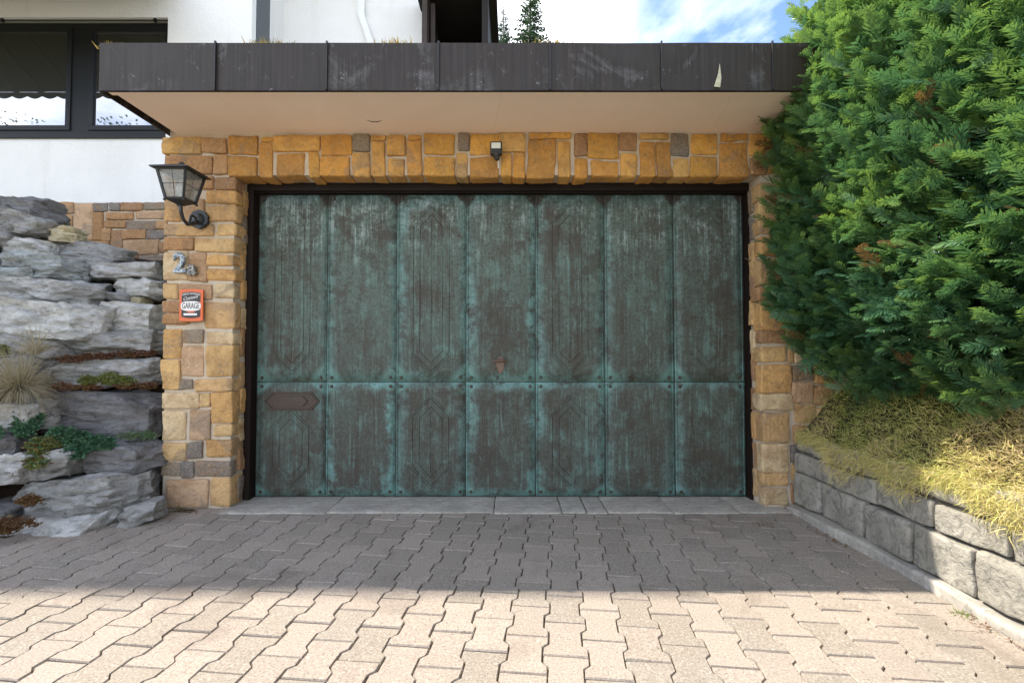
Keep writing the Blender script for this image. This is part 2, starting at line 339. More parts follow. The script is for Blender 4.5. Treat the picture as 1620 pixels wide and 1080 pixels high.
# grey wall block
m = M('grey_cast_block'); v = m.shift(m.coord()); n1 = m.noise(v, 6, 6, 0.6, 0.8); n2 = m.noise(v, 60, 5, 0.7); n3 = m.noise(v, 16, 6, 0.65, 1.5)
c = m.ramp(n1, [(0.3, (0.25, 0.23, 0.19)), (0.7, (0.40, 0.37, 0.31))]); c = m.mix(m.math('MULTIPLY', m.step(n3, 0.50, 0.62), 0.6), c, (0.13, 0.125, 0.115))
c = m.mix(m.math('MULTIPLY', m.step(n3, 0.42, 0.3), 0.4), c, (0.42, 0.40, 0.36))
MT['block'] = m.fin(c, 0.92, m.bump(m.math('ADD', n3, m.math('MULTIPLY', n2, 0.5)), 0.9, 0.02), 0.2)
MT['dark_joint'] = plain('recessed_block_joint', (0.075, 0.068, 0.058), 0.95, 0.15, 0, 0.4, 12)
# schist boulders
m = M('grey_schist'); v = m.shift(m.coord(), 25); tint = m.objcol()
lay = m.noise(m.mapping(v, (3.0, 3.0, 9)), 1.5, 9, 0.70, 0.7); n1 = m.noise(v, 3.2, 6, 0.6, 0.5); n2 = m.noise(v, 32, 6, 0.7); lay2 = m.noise(m.mapping(v, (7, 7, 30), (0,0,0), (0, 0.12, 0)), 1.5, 7, 0.72, 0.8)
c = m.ramp(lay, [(0.26, (0.16, 0.155, 0.15)), (0.40, (0.40, 0.39, 0.37)), (0.53, (0.56, 0.55, 0.525)), (0.70, (0.72, 0.71, 0.69))])
c = m.mix(m.math('MULTIPLY', m.step(lay2, 0.55, 0.64), 0.40), c, (0.10, 0.098, 0.095))
c = m.mix(m.math('MULTIPLY', m.step(n1, 0.56, 0.72), 0.5), c, (0.235, 0.195, 0.145))
c = m.mix(m.math('MULTIPLY', m.step(n2, 0.56, 0.66), 0.5), c, (0.70, 0.69, 0.67)); c = m.mix(m.math('MULTIPLY', m.step(n2, 0.45, 0.34), 0.5), c, (0.10, 0.095, 0.09))
wv = m.new('ShaderNodeTexNoise'); m.put(wv.inputs['Vector'], v); m.put(wv.inputs['Scale'], 5.0); m.put(wv.inputs['Detail'], 5.0)
av = m.new('ShaderNodeVectorMath', operation='ADD'); m.l.new(v, av.inputs[0]); sv = m.new('ShaderNodeVectorMath', operation='SCALE'); m.l.new(wv.outputs['Color'], sv.inputs[0]); sv.inputs['Scale'].default_value = 0.35; m.l.new(sv.outputs[0], av.inputs[1])
crk = m.step(m.voro(m.mapping(av.outputs[0], (1.5, 1.5, 8.5), (0,0,0), (0, 0.15, 0)), 1.0, 'DISTANCE_TO_EDGE'), 0.0, 0.03)
c = m.mix(m.math('MULTIPLY', m.math('SUBTRACT', 1.0, crk), 0.06), c, (0.06, 0.058, 0.055))
c = m.mix(m.math('MULTIPLY', m.step(m.noise(v, 5.5, 6, 0.65, 0.8), 0.55, 0.68), 0.45), c, (0.30, 0.255, 0.19))
c = m.mix(1.0, c, tint, 'MULTIPLY')
hh = m.math('ADD', m.math('ADD', m.math('ADD', lay, m.math('MULTIPLY', lay2, 0.7)), m.math('MULTIPLY', n2, 0.45)), m.math('MULTIPLY', m.noise(v, 9, 8, 0.72, 0.4), 1.1))
MT['schist'] = m.fin(c, 0.85, m.bump(hh, 1.0, 0.030), 0.3)
# soil and turf
m = M('dark_soil'); v = m.coord(); n1 = m.noise(v, 6, 7, 0.7); n2 = m.noise(v, 70, 5, 0.75)
c = m.ramp(n1, [(0.3, (0.030, 0.021, 0.014)), (0.7, (0.085, 0.06, 0.04))]); c = m.mix(m.math('MULTIPLY', m.step(n2, 0.55, 0.7), 0.6), c, (0.16, 0.115, 0.075))
MT['soil'] = m.fin(c, 0.97, m.bump(m.math('ADD', n1, n2), 0.9, 0.02), 0.1)
m = M('meadow'); v = m.coord(); n1 = m.noise(v, 0.35, 6, 0.6); n2 = m.noise(v, 14, 5, 0.7)
c = m.ramp(n1, [(0.3, (0.045, 0.075, 0.022)), (0.7, (0.095, 0.125, 0.04))]); MT['meadow'] = m.fin(m.mix(m.math('MULTIPLY', n2, 0.5), c, (0.13, 0.13, 0.05)), 0.95, m.bump(n2, 0.6, 0.05), 0.1)
# leaves: 'tint' runs from old dark growth to young pale growth, plus painted sun up the hedge
def leaf(name, stops, rough=0.5, trans=0.25, spec=0.4):
    m = M(name); a = m.new('ShaderNodeAttribute', attribute_name='tint'); c = m.ramp(a.outputs['Fac'], stops)
    m.fin(c, rough, None, spec)
    t = m.new('ShaderNodeBsdfTranslucent'); m.l.new(m.mix(0.5, c, m.mix(1.0, c, (1.3, 1.25, 0.5), 'MULTIPLY')), t.inputs['Color'])
    x = m.new('ShaderNodeMixShader'); x.inputs[0].default_value = trans
    m.l.new(m.b.outputs[0], x.inputs[1]); m.l.new(t.outputs[0], x.inputs[2]); m.l.new(x.outputs[0], m.out.inputs['Surface']); return m.m
MT['hedge'] = leaf('cypress_sprays', [(0.0, (0.16, 0.095, 0.045)), (0.03, (0.13, 0.085, 0.042)), (0.06, (0.036, 0.105, 0.062)), (0.35, (0.085, 0.190, 0.085)), (0.7, (0.20, 0.32, 0.075)), (1.0, (0.30, 0.40, 0.10))], 0.38, 0.40)
MT['heath'] = leaf('heath_shoots', [(0.0, (0.13, 0.20, 0.055)), (0.35, (0.33, 0.36, 0.085)), (0.65, (0.60, 0.54, 0.19)), (1.0, (0.60, 0.45, 0.25))], 0.75, 0.22, 0.15)
MT['straw'] = leaf('dry_grass_blades', [(0.0, (0.15, 0.14, 0.075)), (0.5, (0.34, 0.28, 0.18)), (1.0, (0.48, 0.42, 0.30))], 0.7, 0.2, 0.2)
MT['sedum'] = leaf('stonecrop_leaves', [(0.0, (0.040, 0.105, 0.062)), (0.35, (0.085, 0.17, 0.085)), (0.6, (0.17, 0.17, 0.035)), (0.8, (0.15, 0.075, 0.035)), (1.0, (0.115, 0.035, 0.022))], 0.55, 0.12, 0.3)
MT['roof_sedum'] = leaf('roof_stonecrop', [(0.0, (0.16, 0.15, 0.05)), (1.0, (0.55, 0.36, 0.08))], 0.6, 0.2, 0.2)
MT['spruce'] = leaf('spruce_needles', [(0.0, (0.018, 0.042, 0.020)), (1.0, (0.06, 0.11, 0.04))], 0.6, 0.12, 0.3)
MT['treeleaf'] = leaf('broad_leaves', [(0.0, (0.03, 0.055, 0.02)), (1.0, (0.09, 0.13, 0.04))], 0.6, 0.2, 0.3)
MT['bark'] = plain('bark', (0.085, 0.062, 0.045), 0.95, 0.1, 0, 0.5, 14)
# metals, glass and small things
MT['iron'] = plain('black_iron', (0.028, 0.029, 0.030), 0.42, 0.5, 0.3, 0.3, 40)
m = M('lantern_glass'); v = m.coord(); n = m.noise(v, 22, 4, 0.6, 1.0)
t = m.new('ShaderNodeBsdfTransparent'); t.inputs[0].default_value = (0.80, 0.80, 0.77, 1); m.fin((0.44, 0.43, 0.40), 0.12, m.bump(n, 0.5, 0.01), 0.6)
x = m.new('ShaderNodeMixShader'); m.put(x.inputs[0], m.math('ADD', m.math('MULTIPLY', n, 0.45), 0.22)); m.l.new(t.outputs[0], x.inputs[1]); m.l.new(m.b.outputs[0], x.inputs[2]); m.l.new(x.outputs[0], m.out.inputs['Surface']); MT['lantern_glass'] = m.m
m = M('coated_window_glass'); gl = m.new('ShaderNodeBsdfGlossy'); gl.inputs['Color'].default_value = (0.46, 0.48, 0.52, 1); gl.inputs['Roughness'].default_value = 0.012
wv = m.noise(m.coord(), 1.6, 2, 0.5); m.l.new(m.bump(wv, 0.04, 0.02), gl.inputs['Normal'])
m.fin((0.05, 0.05, 0.042), 0.3); x = m.new('ShaderNodeMixShader'); x.inputs[0].default_value = 0.30
m.l.new(gl.outputs[0], x.inputs[1]); m.l.new(m.b.outputs[0], x.inputs[2]); m.l.new(x.outputs[0], m.out.inputs['Surface']); MT['glass'] = m.m
MT['window_frame'] = plain('anthracite_window_frame', (0.010, 0.010, 0.011), 0.5, 0.3, 0, 0.15, 8)
MT['slate'] = None
m = M('slate_blue_panel'); n1 = m.noise(m.coord(), 9, 6, 0.65, 1.0); MT['slate'] = m.fin(m.mix(m.step(n1, 0.58, 0.70), (0.050, 0.062, 0.076), (0.21, 0.24, 0.27)), 0.35, None, 0.5)
MT['white_paint'] = plain('white_paint', (0.80, 0.79, 0.76), 0.5, 0.4, 0, 0.04, 5)
MT['timber'] = plain('dark_stained_timber', (0.020, 0.016, 0.014), 0.7, 0.25, 0, 0.35, 6)
MT['timber_face'] = plain('weathered_stained_timber', (0.055, 0.042, 0.036), 0.7, 0.25, 0, 0.35, 9)
MT['roof_tile'] = plain('brown_roof_tile', (0.12, 0.07, 0.05), 0.85, 0.2, 0, 0.3, 5)
MT['gravel'] = plain('roof_gravel', (0.30, 0.27, 0.23), 0.95, 0.15, 0, 0.4, 60)
MT['awning'] = plain('olive_awning_cloth', (0.115, 0.105, 0.070), 0.9, 0.1, 0, 0.12, 3)
MT['orange'] = plain('orange_enamel', (0.62, 0.115, 0.022), 0.35, 0.5, 0, 0.12, 25)
MT['black'] = plain('black_enamel', (0.018, 0.010, 0.010), 0.35, 0.5)
MT['cream'] = plain('cream_enamel', (0.74, 0.70, 0.66), 0.35, 0.5)
m = M('mosaic'); v = m.coord(); cc = m.voro(v, 150, 'F1', 'Color'); sx = m.new('ShaderNodeSeparateColor'); m.l.new(cc, sx.inputs[0]); ed = m.voro(v, 150, 'DISTANCE_TO_EDGE')
c = m.ramp(sx.outputs[0], [(0.0, (0.06, 0.10, 0.17)), (0.3, (0.14, 0.22, 0.30)), (0.5, (0.42, 0.47, 0.50)), (0.75, (0.70, 0.70, 0.68))], 'CONSTANT'); c2 = m.mix(m.step(ed, 0.0, 0.12), (0.10, 0.10, 0.10), c)
MT['mosaic'] = m.fin(c2, 0.3, None, 0.5)
m = M('dark_mosaic'); v = m.coord(); cc = m.voro(v, 170, 'F1', 'Color'); sx = m.new('ShaderNodeSeparateColor'); m.l.new(cc, sx.inputs[0])
MT['mosaic_dark'] = m.fin(m.ramp(sx.outputs[0], [(0.0, (0.09, 0.05, 0.05)), (0.4, (0.13, 0.16, 0.13)), (0.7, (0.36, 0.33, 0.30))], 'CONSTANT'), 0.4)
MT['black_plastic'] = plain('black_plastic', (0.02, 0.018, 0.017), 0.45, 0.5)
MT['lens'] = plain('frosted_lens', (0.66, 0.68, 0.62), 0.25, 0.5)
MT['scratch'] = plain('bare_scraped_metal', (0.50, 0.47, 0.33), 0.6, 0.3, 0, 0.5, 60)

# ================================================================== SETTING
Z_TOP, YF = at(810, 69, -0.53).z, -0.53           # fascia top / front plane
# ground sheet
bm = bmesh.new()
for (x0, x1, y0, y1) in ((-600, 600, -600, 600),):
    N = 60; g = [[bm.verts.new((x0+(x1-x0)*i/N, y0+(y1-y0)*j/N, -0.09)) for j in range(N+1)] for i in range(N+1)]
    for i in range(N):
        for j in range(N): bm.faces.new((g[i][j], g[i+1][j], g[i+1][j+1], g[i][j+1]))
tag(link('ground', bm_mesh(bm), MT['meadow']), kind='structure')

# driveway: bedding sheet and interlocking pavers
bounce_yard_me = box_me(-16, 9, -24, -4.7, -0.088, -0.016)
drive = link('driveway', box_me(-4.6, 2.05, -4.9, 0.02, -0.085, -0.010), MT['joint']); tag(drive, kind='structure')
tag(link('bounce_yard', bounce_yard_me, plain('pale_bounce_concrete', (0.46, 0.42, 0.35), 0.9, 0.2, 0, 0.15, 3)), kind='structure')  # unseen ground added behind the camera, pale to bounce light under the eaves
PA, PB, PL = 0.0800, 0.0600, 0.2; GAP = 0.0018
def paver_mesh(seed):
    r = random.Random(seed)
    half = [(PA, PL/2), (PA, PL/2-0.040), (PB, PL/2-0.060), (PB, -PL/2+0.060), (PA, -PL/2+0.040), (PA, -PL/2)]
    out = half+[(-x, y) for x, y in reversed(half)]
    bm = bmesh.new(); rings = []
    for ins, z in ((GAP, -0.05), (GAP+0.0004, -0.0055), (GAP+0.0034, 0.0)):
        ring = []
        for (x, y) in out:
            sx = 1 if x > 0 else -1; sy = 0 if abs(y) < 0.05 else (1 if y > 0 else -1)
            j = (r.random()-0.5)*0.0022 if z > -0.04 else 0
            ring.append(bm.verts.new((x-sx*ins+j, y-(sy*(ins+0.0008) if abs(abs(y)-PL/2) < 1e-6 else 0)+j*0.6, z+(r.random()-0.5)*0.0012*(z > -0.04))))
        rings.append(ring)
    n = len(out)
    for a, b in zip(rings, rings[1:]):
        for i in range(n): bm.faces.new((a[i], a[(i+1)%n], b[(i+1)%n], b[i]))
    bm.faces.new(rings[2])
    me = bm_mesh(bm, 'paver'); me.materials.append(MT['paver']); return me
paver_meshes = [paver_mesh(k) for k in range(10)]
PR = R(-5.9); W = PA+PB
cands = []
for i in range(-50, 45):
    for j in range(-52, 16):
        lx, ly = i*W, j*PL+(PL/2 if i % 2 else 0)
        x = lx*math.cos(PR)-ly*math.sin(PR); y = lx*math.sin(PR)+ly*math.cos(PR)-0.6
        if -4.5 < x < 1.93 and -4.75 < y < 0.0:
            if x < -2.45 and y > -0.34-(-2.05-x)*0.35+0.25: continue
            p = proj((x, y, 0)); vis = -70 < p[0] < 1690 and 780 < p[1] < 1150 and p[2] > 0
            cands.append((0 if vis else 1, p[2] if vis else 99, x, y))
cands.sort()
shown, rest = cands[:300], cands[300:]
prng = random.Random(3)
for _, _, x, y in shown:
    o = link('paver', prng.choice(paver_meshes), None, drive, (x, y, prng.uniform(-0.002, 0.0018)))
    o.rotation_euler = (prng.uniform(-.006, .006), prng.uniform(-.008, .008), PR+prng.uniform(-.010, .010)+(math.pi if prng.random() < .5 else 0))
vs, fs = [], []
bmr = bmesh.new()
for _, _, x, y in rest:
    me = prng.choice(paver_meshes); mat = Matrix.Translation((x, y, prng.uniform(-0.002, 0.0018))) @ Matrix.Rotation(PR, 4, 'Z')
    n0 = len(bmr.verts); bmr.from_mesh(me); bmr.verts.ensure_lookup_table()
    for vtx in bmr.verts[n0:]: vtx.co = mat @ vtx.co
tag(link('paver_field', bm_mesh(bmr), MT['paver'], drive), kind='stuff')

# cracked concrete apron in front of the door
apron = link('apron', box_me(-1.93, 1.86, -0.112, 0.42, -0.06, -0.006), MT['joint']); tag(apron, kind='structure')
cuts = [-1.925, -1.22, -0.12, 0.33, 0.49, 0.63, 1.06, 1.50, 1.835]
for k in range(len(cuts)-1):
    me = rounded_block((cuts[k+1]-cuts[k])/2-0.003, 0.262, 0.035, 0.006, 200+k, 0.0035, 6, 3)
    link('slab', me, MT['concrete'], apron, ((cuts[k]+cuts[k+1])/2, 0.150+(0.012 if k % 2 else 0), -0.028))

# ================================================================== GARAGE
garage = empty('garage', (0, 0, 0)); tag(garage, 'stone faced garage with green verdigris copper door and flat metal edged roof', 'garage')
YR = 0.15                                   # back of the reveal, front of the door frame
XL0, XL1 = -2.385, -1.905; XR1, XR2 = 1.705, 2.60
Z_SOF = at(810, 141, YF).z; Z_LIN = at(810, 279, 0).z
P = 0.012
bm = bmesh.new()
box(bm, XL0+P, XL1-P, P, 0.55, -0.05, Z_LIN+P)
box(bm, XR1+P, XR2, P, 0.55, -0.05, Z_LIN+P)
box(bm, XL0+P, XR2, P, 0.55, Z_LIN+P+0.0005, Z_SOF+0.05)
facing = link('stone_facing', bm_mesh(bm), MT['mortar'], garage)
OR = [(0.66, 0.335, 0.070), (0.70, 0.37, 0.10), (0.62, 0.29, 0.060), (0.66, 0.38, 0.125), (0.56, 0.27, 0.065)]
BR = [(0.42, 0.22, 0.10), (0.45, 0.25, 0.12), (0.37, 0.20, 0.105)]
GR = [(0.215, 0.175, 0.145), (0.185, 0.165, 0.15), (0.25, 0.20, 0.15)]
PK = [(0.54, 0.35, 0.215), (0.50, 0.31, 0.185)]
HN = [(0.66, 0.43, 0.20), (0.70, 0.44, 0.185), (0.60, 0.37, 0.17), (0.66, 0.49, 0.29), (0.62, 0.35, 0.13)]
PAL = {'h': HN, 'o': OR, 'b': BR, 'g': GR, 'p': PK}
srng = random.Random(11); stone_id = [0]
def stone(x0, x1, y0, y1, z0, z1, kind, parent=facing, rad=0.016, amp=0.0045, extra=0):
    stone_id[0] += 1
    if kind == 'o' and z0 < Z_LIN-0.03: kind = 'h'  # lintel level keeps the stronger orange, with warm bounce light coloured in
    g_ = 0.003; me = rounded_block((x1-x0)/2+g_, (y1-y0)/2, (z1-z0)/2+g_, rad*srng.uniform(.45, .95), stone_id[0], amp*srng.uniform(1.2, 2.2), 12, 3)
    o = link('stone', me, MT['stone'], parent, ((x0+x1)/2, (y0+y1)/2, (z0+z1)/2))
    c = srng.choice(PAL[kind]); k = srng.uniform(0.88, 1.12); o.color = (c[0]*k, c[1]*k, c[2]*k, 1)
    return o
def front_stone(px0, py0, px1, py1, kind='o', Y=0.0, parent=facing, depth=0.05, **kw):
    a, b = at(px0, py0, Y), at(px1, py1, Y)
    pr = srng.uniform(0.0, 0.012)
    return stone(min(a.x,b.x), max(a.x,b.x), Y-pr, Y+depth, min(a.z,b.z), max(a.z,b.z), kind, parent, **kw)
def c4(x, y): return 230+x*0.287, 200+y*0.287
def c5(x, y): return 230+x*0.2964, 500+y*0.2964
# --- left pier, flat stones (crop coordinates of the measured photo)
for cv, rows in ((c4, [(100,60,305,150,'o'),(312,62,447,142,'b'),(105,166,365,262,'b'),(380,158,450,265,'b'),(258,275,372,345,'b'),(105,272,250,392,'o'),(100,405,185,520,'o'),(198,402,318,522,'p'),
        (100,535,372,600,'o'),(100,615,205,682,'b'),(211,615,264,682,'b'),(100,695,232,847,'o'),(239,695,330,852,'p'),(95,865,182,948,'o'),(190,868,366,950,'p'),(95,962,190,1022,'b'),(200,962,314,1020,'p'),(95,1032,240,1090,'b'),(250,1034,312,1076,'p')]),
        (c5, [(92,68,185,222,'o'),(200,78,306,142,'g'),(195,158,306,317,'p'),(90,238,178,392,'o'),(177,338,254,392,'g'),(90,408,281,490,'o'),(288,414,341,482,'o'),(90,510,216,664,'o'),(240,502,347,660,'p'),
        (90,676,216,764,'o'),(225,672,304,756,'g'),(85,783,190,850,'g'),(193,773,256,858,'g'),(118,876,328,1018,'p')])):
    for (x0,y0,x1,y1,k) in rows:
        a, b = cv(x0,y0), cv(x1,y1); front_stone(a[0], a[1], b[0], b[1], k)
# --- left pier, corner stones that turn into the reveal
def corner_left(cv, x0, y0, y1, kind, dep=0.125):
    a, b = cv(x0, y0), cv(x0, y1); A, B = at(a[0], a[1], 0), at(b[0], b[1], 0)
    stone(A.x, XL1+srng.uniform(-0.004, 0.006), -srng.uniform(0, .012), dep, B.z, A.z, kind, rad=0.02)
for cv, rows in ((c4, [(385,280,346,'b'),(330,356,426,'o'),(330,437,525,'o'),(385,536,604,'o'),(271,616,688,'o'),(336,705,766,'o'),(336,782,846,'o'),(378,868,946,'o'),(325,964,1110,'o')]),
                 (c5, [(325,86,146,'o'),(325,160,318,'o'),(262,335,400,'o'),(355,410,570,'o'),(370,581,642,'o'),(322,664,752,'o'),(265,770,852,'g'),(345,864,1014,'o')])):
    for k, (x0,y0,y1,kd) in enumerate(rows):
        corner_left(cv, x0, y0, y1, kd, srng.choice((0.08, 0.125, 0.148)))
# small reveal stones beside the frame
for k in range(11):
    z0 = 0.03+k*0.2; stone(XL1-0.05, XL1+0.002, 0.085+srng.uniform(0, .01), 0.149, z0, z0+0.165+srng.uniform(-.03, .02), srng.choice('oobg'), rad=0.012)
# --- lintel
def c6(x, y): return 350+x*0.2778, 180+y*0.2778
def c7(x, y): return 780+x*0.28395, 180+y*0.28395
lint = ((c6, [(40,125,208,230,'o',0),(45,248,200,0,'o',1),(226,127,294,150,'o',0),(220,163,291,0,'o',1),(300,127,558,212,'o',0),(313,224,473,0,'o',1),(494,220,553,0,'o',1),(569,120,738,230,'o',0),(569,246,731,0,'o',1),
      (751,119,844,211,'g',0),(749,221,846,0,'o',1),(864,119,940,148,'o',0),(860,158,931,0,'o',1),(944,121,1043,237,'o',0),(945,258,1039,0,'o',1),(1059,120,1137,146,'o',0),(1058,160,1142,0,'o',1),
      (1160,119,1329,231,'o',0),(1161,247,1331,0,'o',1),(1344,117,1403,211,'g',0),(1341,222,1403,0,'o',1),(1417,114,1581,231,'o',0),(1417,244,1576,0,'o',1)]),
      (c7, [(38,111,179,209,'o',0),(48,217,104,0,'o',1),(114,219,177,0,'o',1),(199,111,430,141,'o',0),(193,150,347,0,'o',1),(364,151,430,0,'o',1),(451,111,522,236,'b',0),(454,246,527,0,'o',1),(534,111,698,249,'o',0),(541,261,699,0,'o',1),
      (707,111,806,207,'b',0),(714,221,804,0,'o',1),(820,111,980,141,'o',0),(819,153,903,0,'o',1),(917,153,992,0,'o',1),(1001,111,1094,232,'g',0),(1003,249,1092,0,'o',1),(1106,111,1249,223,'o',0),(1100,239,1252,0,'o',1),
      (1267,111,1416,148,'o',0),(1266,158,1422,0,'o',1),(1428,109,1521,231,'o',0),(1434,246,1525,335,'b',0),(1530,109,1640,220,'o',0),(1536,235,1640,330,'o',0)]))
for cv, rows in lint:
    for (x0,y0,x1,y1,k,w) in rows:
        a = cv(x0, y0); b = cv(x1, y1 if y1 else 352); A, B = at(a[0], a[1], 0), at(b[0], b[1], 0)
        if w: stone(A.x, B.x, -srng.uniform(0, .012), srng.choice((.12, .135, .148)), Z_LIN+srng.uniform(-.004, .004), A.z, k, rad=0.02)
        else: stone(A.x, B.x, -srng.uniform(0, .012), .05, B.z, A.z, k)
# --- right pier
def c8(x, y): return 1140+x/2, 280+y/2
for (x0,y0,x1,y1,k) in ((0,20,188,70,'o'),(0,76,186,128,'o'),(0,134,190,180,'o'),(0,187,180,249,'o'),(0,257,190,341,'o'),(0,347,194,389,'b'),(0,396,219,485,'o'),(0,491,223,526,'b'),(0,540,205,586,'o'),(0,594,223,684,'o'),
        (0,690,226,738,'o'),(0,746,215,838,'o'),(0,846,215,934,'o'),(0,940,215,978,'o'),(0,984,215,1040,'o')):
    A, B = at(*c8(130, y0), 0), at(*c8(x1, y1), 0)
    stone(XR1-srng.uniform(-.004, .006), B.x, -srng.uniform(0, .012), srng.choice((.08, .12, .147)), B.z, A.z, k, rad=0.02)
for (x0,y0,x1,y1,k) in ((228,400,300,440,'o'),(226,448,247,520,'o'),(232,530,300,588,'o'),(212,530,228,588,'o'),(228,597,292,642,'g'),(228,652,288,712,'p'),(296,597,360,650,'o'),(296,660,360,720,'b'),(254,448,320,520,'b'),(234,722,300,780,'o'),(232,788,300,840,'b'),(226,848,300,900,'g'),(226,908,300,960,'o'),(226,968,300,1030,'b'),(308,728,380,800,'o')):
    a, b = c8(x0,y0), c8(x1,y1); front_stone(a[0], a[1], b[0], b[1], k)
for k in range(14):                           # courses that carry on behind the hedge
    z0 = 1.15+k*0.1
    if z0 < Z_SOF-0.1: stone(1.87, 2.05+srng.uniform(0, .06), -srng.uniform(0, .012), 0.05, z0, z0+0.088, srng.choice('ooobg')); stone(2.15, 2.42, -.004, .05, z0, z0+0.088, srng.choice('oob'))
for k in range(11):
    z0 = 0.05+k*0.2; stone(XR1-0.002, XR1+0.05, 0.085+srng.uniform(0, .01), 0.149, z0, z0+0.165+srng.uniform(-.03, .02), srng.choice('oobg'), rad=0.012)
# --- roof: slab, soffit, fascia
XE0 = at(157, 141, YF).x; XE1 = 2.62
link('roof_slab', box_me(XE0+0.03, XE1, YF+0.03, 3.6, Z_SOF+0.012, Z_TOP-0.035), MT['black_trim'], garage)
bm = bmesh.new(); box(bm, XE0+0.045, XE1, YF+0.055, 0.30, Z_SOF+0.004, Z_SOF+0.0115); box(bm, XE0+0.030, XE1, YF+0.0205, YF+0.0545, Z_SOF-0.006, Z_SOF+0.0115)
soffit = link('soffit', bm_mesh(bm), MT['soffit'], garage)
link('gravel_bed', box_me(XE0+0.06, XE1-0.02, YF+0.06, 3.55, Z_TOP-0.0345, Z_TOP-0.012), MT['gravel'], garage)
fascia = link('fascia', box_me(XE0+0.004, XE1, YF+0.004, YF+0.020, Z_SOF-0.008, Z_TOP-0.004), MT['black_trim'], garage)
bm = bmesh.new(); q = at(600, 193, -.05); tube(bm, [(q.x-.045, -.17, Z_SOF+.0035), (q.x-.02, -.15, Z_SOF+.003), (q.x+.02, -.15, Z_SOF+.003), (q.x+.045, -.165, Z_SOF+.0035)], [.0015, .003, .003, .0015], 5); link('paint_crack', bm_mesh(bm), MT['black_trim'], garage)
seams = [157, 342, 518, 694, 870, 1046, 1221, 1397]
sx = [at(p, 105, YF).x for p in seams]
for k in range(len(sx)-1):
    bm = bmesh.new(); x0, x1 = sx[k]+0.0008, sx[k+1]-0.0008; N = 10; rr = random.Random(k)
    # slightly buckled sheet with folded top and bottom edge
    prof = [(YF+0.018, Z_TOP+0.001), (YF-0.002, Z_TOP+0.002), (YF-0.001, Z_TOP-0.09), (YF, Z_TOP-0.16), (YF-0.001, Z_SOF-0.004), (YF-0.006, Z_SOF-0.012), (YF+0.003, Z_SOF-0.013)]
    g = []
    for i in range(N+1):
        x = x0+(x1-x0)*i/N; b1 = noise.noise(Vector((x*3, k, 0)))*0.004; b2 = noise.noise(Vector((x*2.2, k, 5)))*0.003
        g.append([bm.verts.new((x, y-(b1 if 1 < q < 5 else 0), z+b2)) for q, (y, z) in enumerate(prof)])
    for i in range(N):
        for q in range(len(prof)-1): bm.faces.new((g[i][q], g[i+1][q], g[i+1][q+1], g[i][q+1]))
    fme = bm_mesh(bm, smooth=True); fme.set_sharp_from_angle(angle=R(25)); link('fascia_panel', fme, MT['fascia'], fascia)
    if k:
        bm = bmesh.new(); box(bm, sx[k]-0.005, sx[k]+0.004, YF-0.016, YF-0.0022, Z_SOF-0.010, Z_TOP+0.007, 0.002); link('seam', bm_mesh(bm), MT['black_trim'], fascia)
link('fascia_side', box_me(XE0-0.004, XE0+0.0035, YF+0.002, 3.6, Z_SOF-0.012, Z_TOP), MT['fascia'], fascia)
bm = bmesh.new(); a = at(1135, 98, YF-.004); prism(bm, [(a.x-.022, Z_SOF+.01), (a.x+.012, Z_SOF+.006), (a.x+.020, Z_SOF+.06), (a.x+.012, Z_SOF+.145), (a.x+.002, Z_SOF+.085)], YF-.0075, YF-.0045); link('scrape', bm_mesh(bm), MT['scratch'], fascia)
# --- door frame
fx0, fx1 = XL1-0.005, XR1+0.005; YD = 0.22
dxl, dxr = at(406.5, 600, YD).x, at(1178, 600, YD).x; dzt = at(790, 309, YD).z; dzb = at(790, 784, YD).z
bm = bmesh.new()
box(bm, fx0, dxl-0.006, YR+0.0006, YD+0.05, 0.0, Z_LIN+0.02); box(bm, dxr+0.006, fx1, YR+0.0006, YD+0.05, 0.0, Z_LIN+0.02); box(bm, dxl-0.0055, dxr+0.0055, YR+0.0006, YD+0.05, dzt+0.012, Z_LIN+0.02)
box(bm, dxl-0.012, dxr+0.012, YR+0.03, YR+0.045, dzt+0.004, dzt+0.0115)
link('door_frame', bm_mesh(bm), MT['frame_brown'], garage)
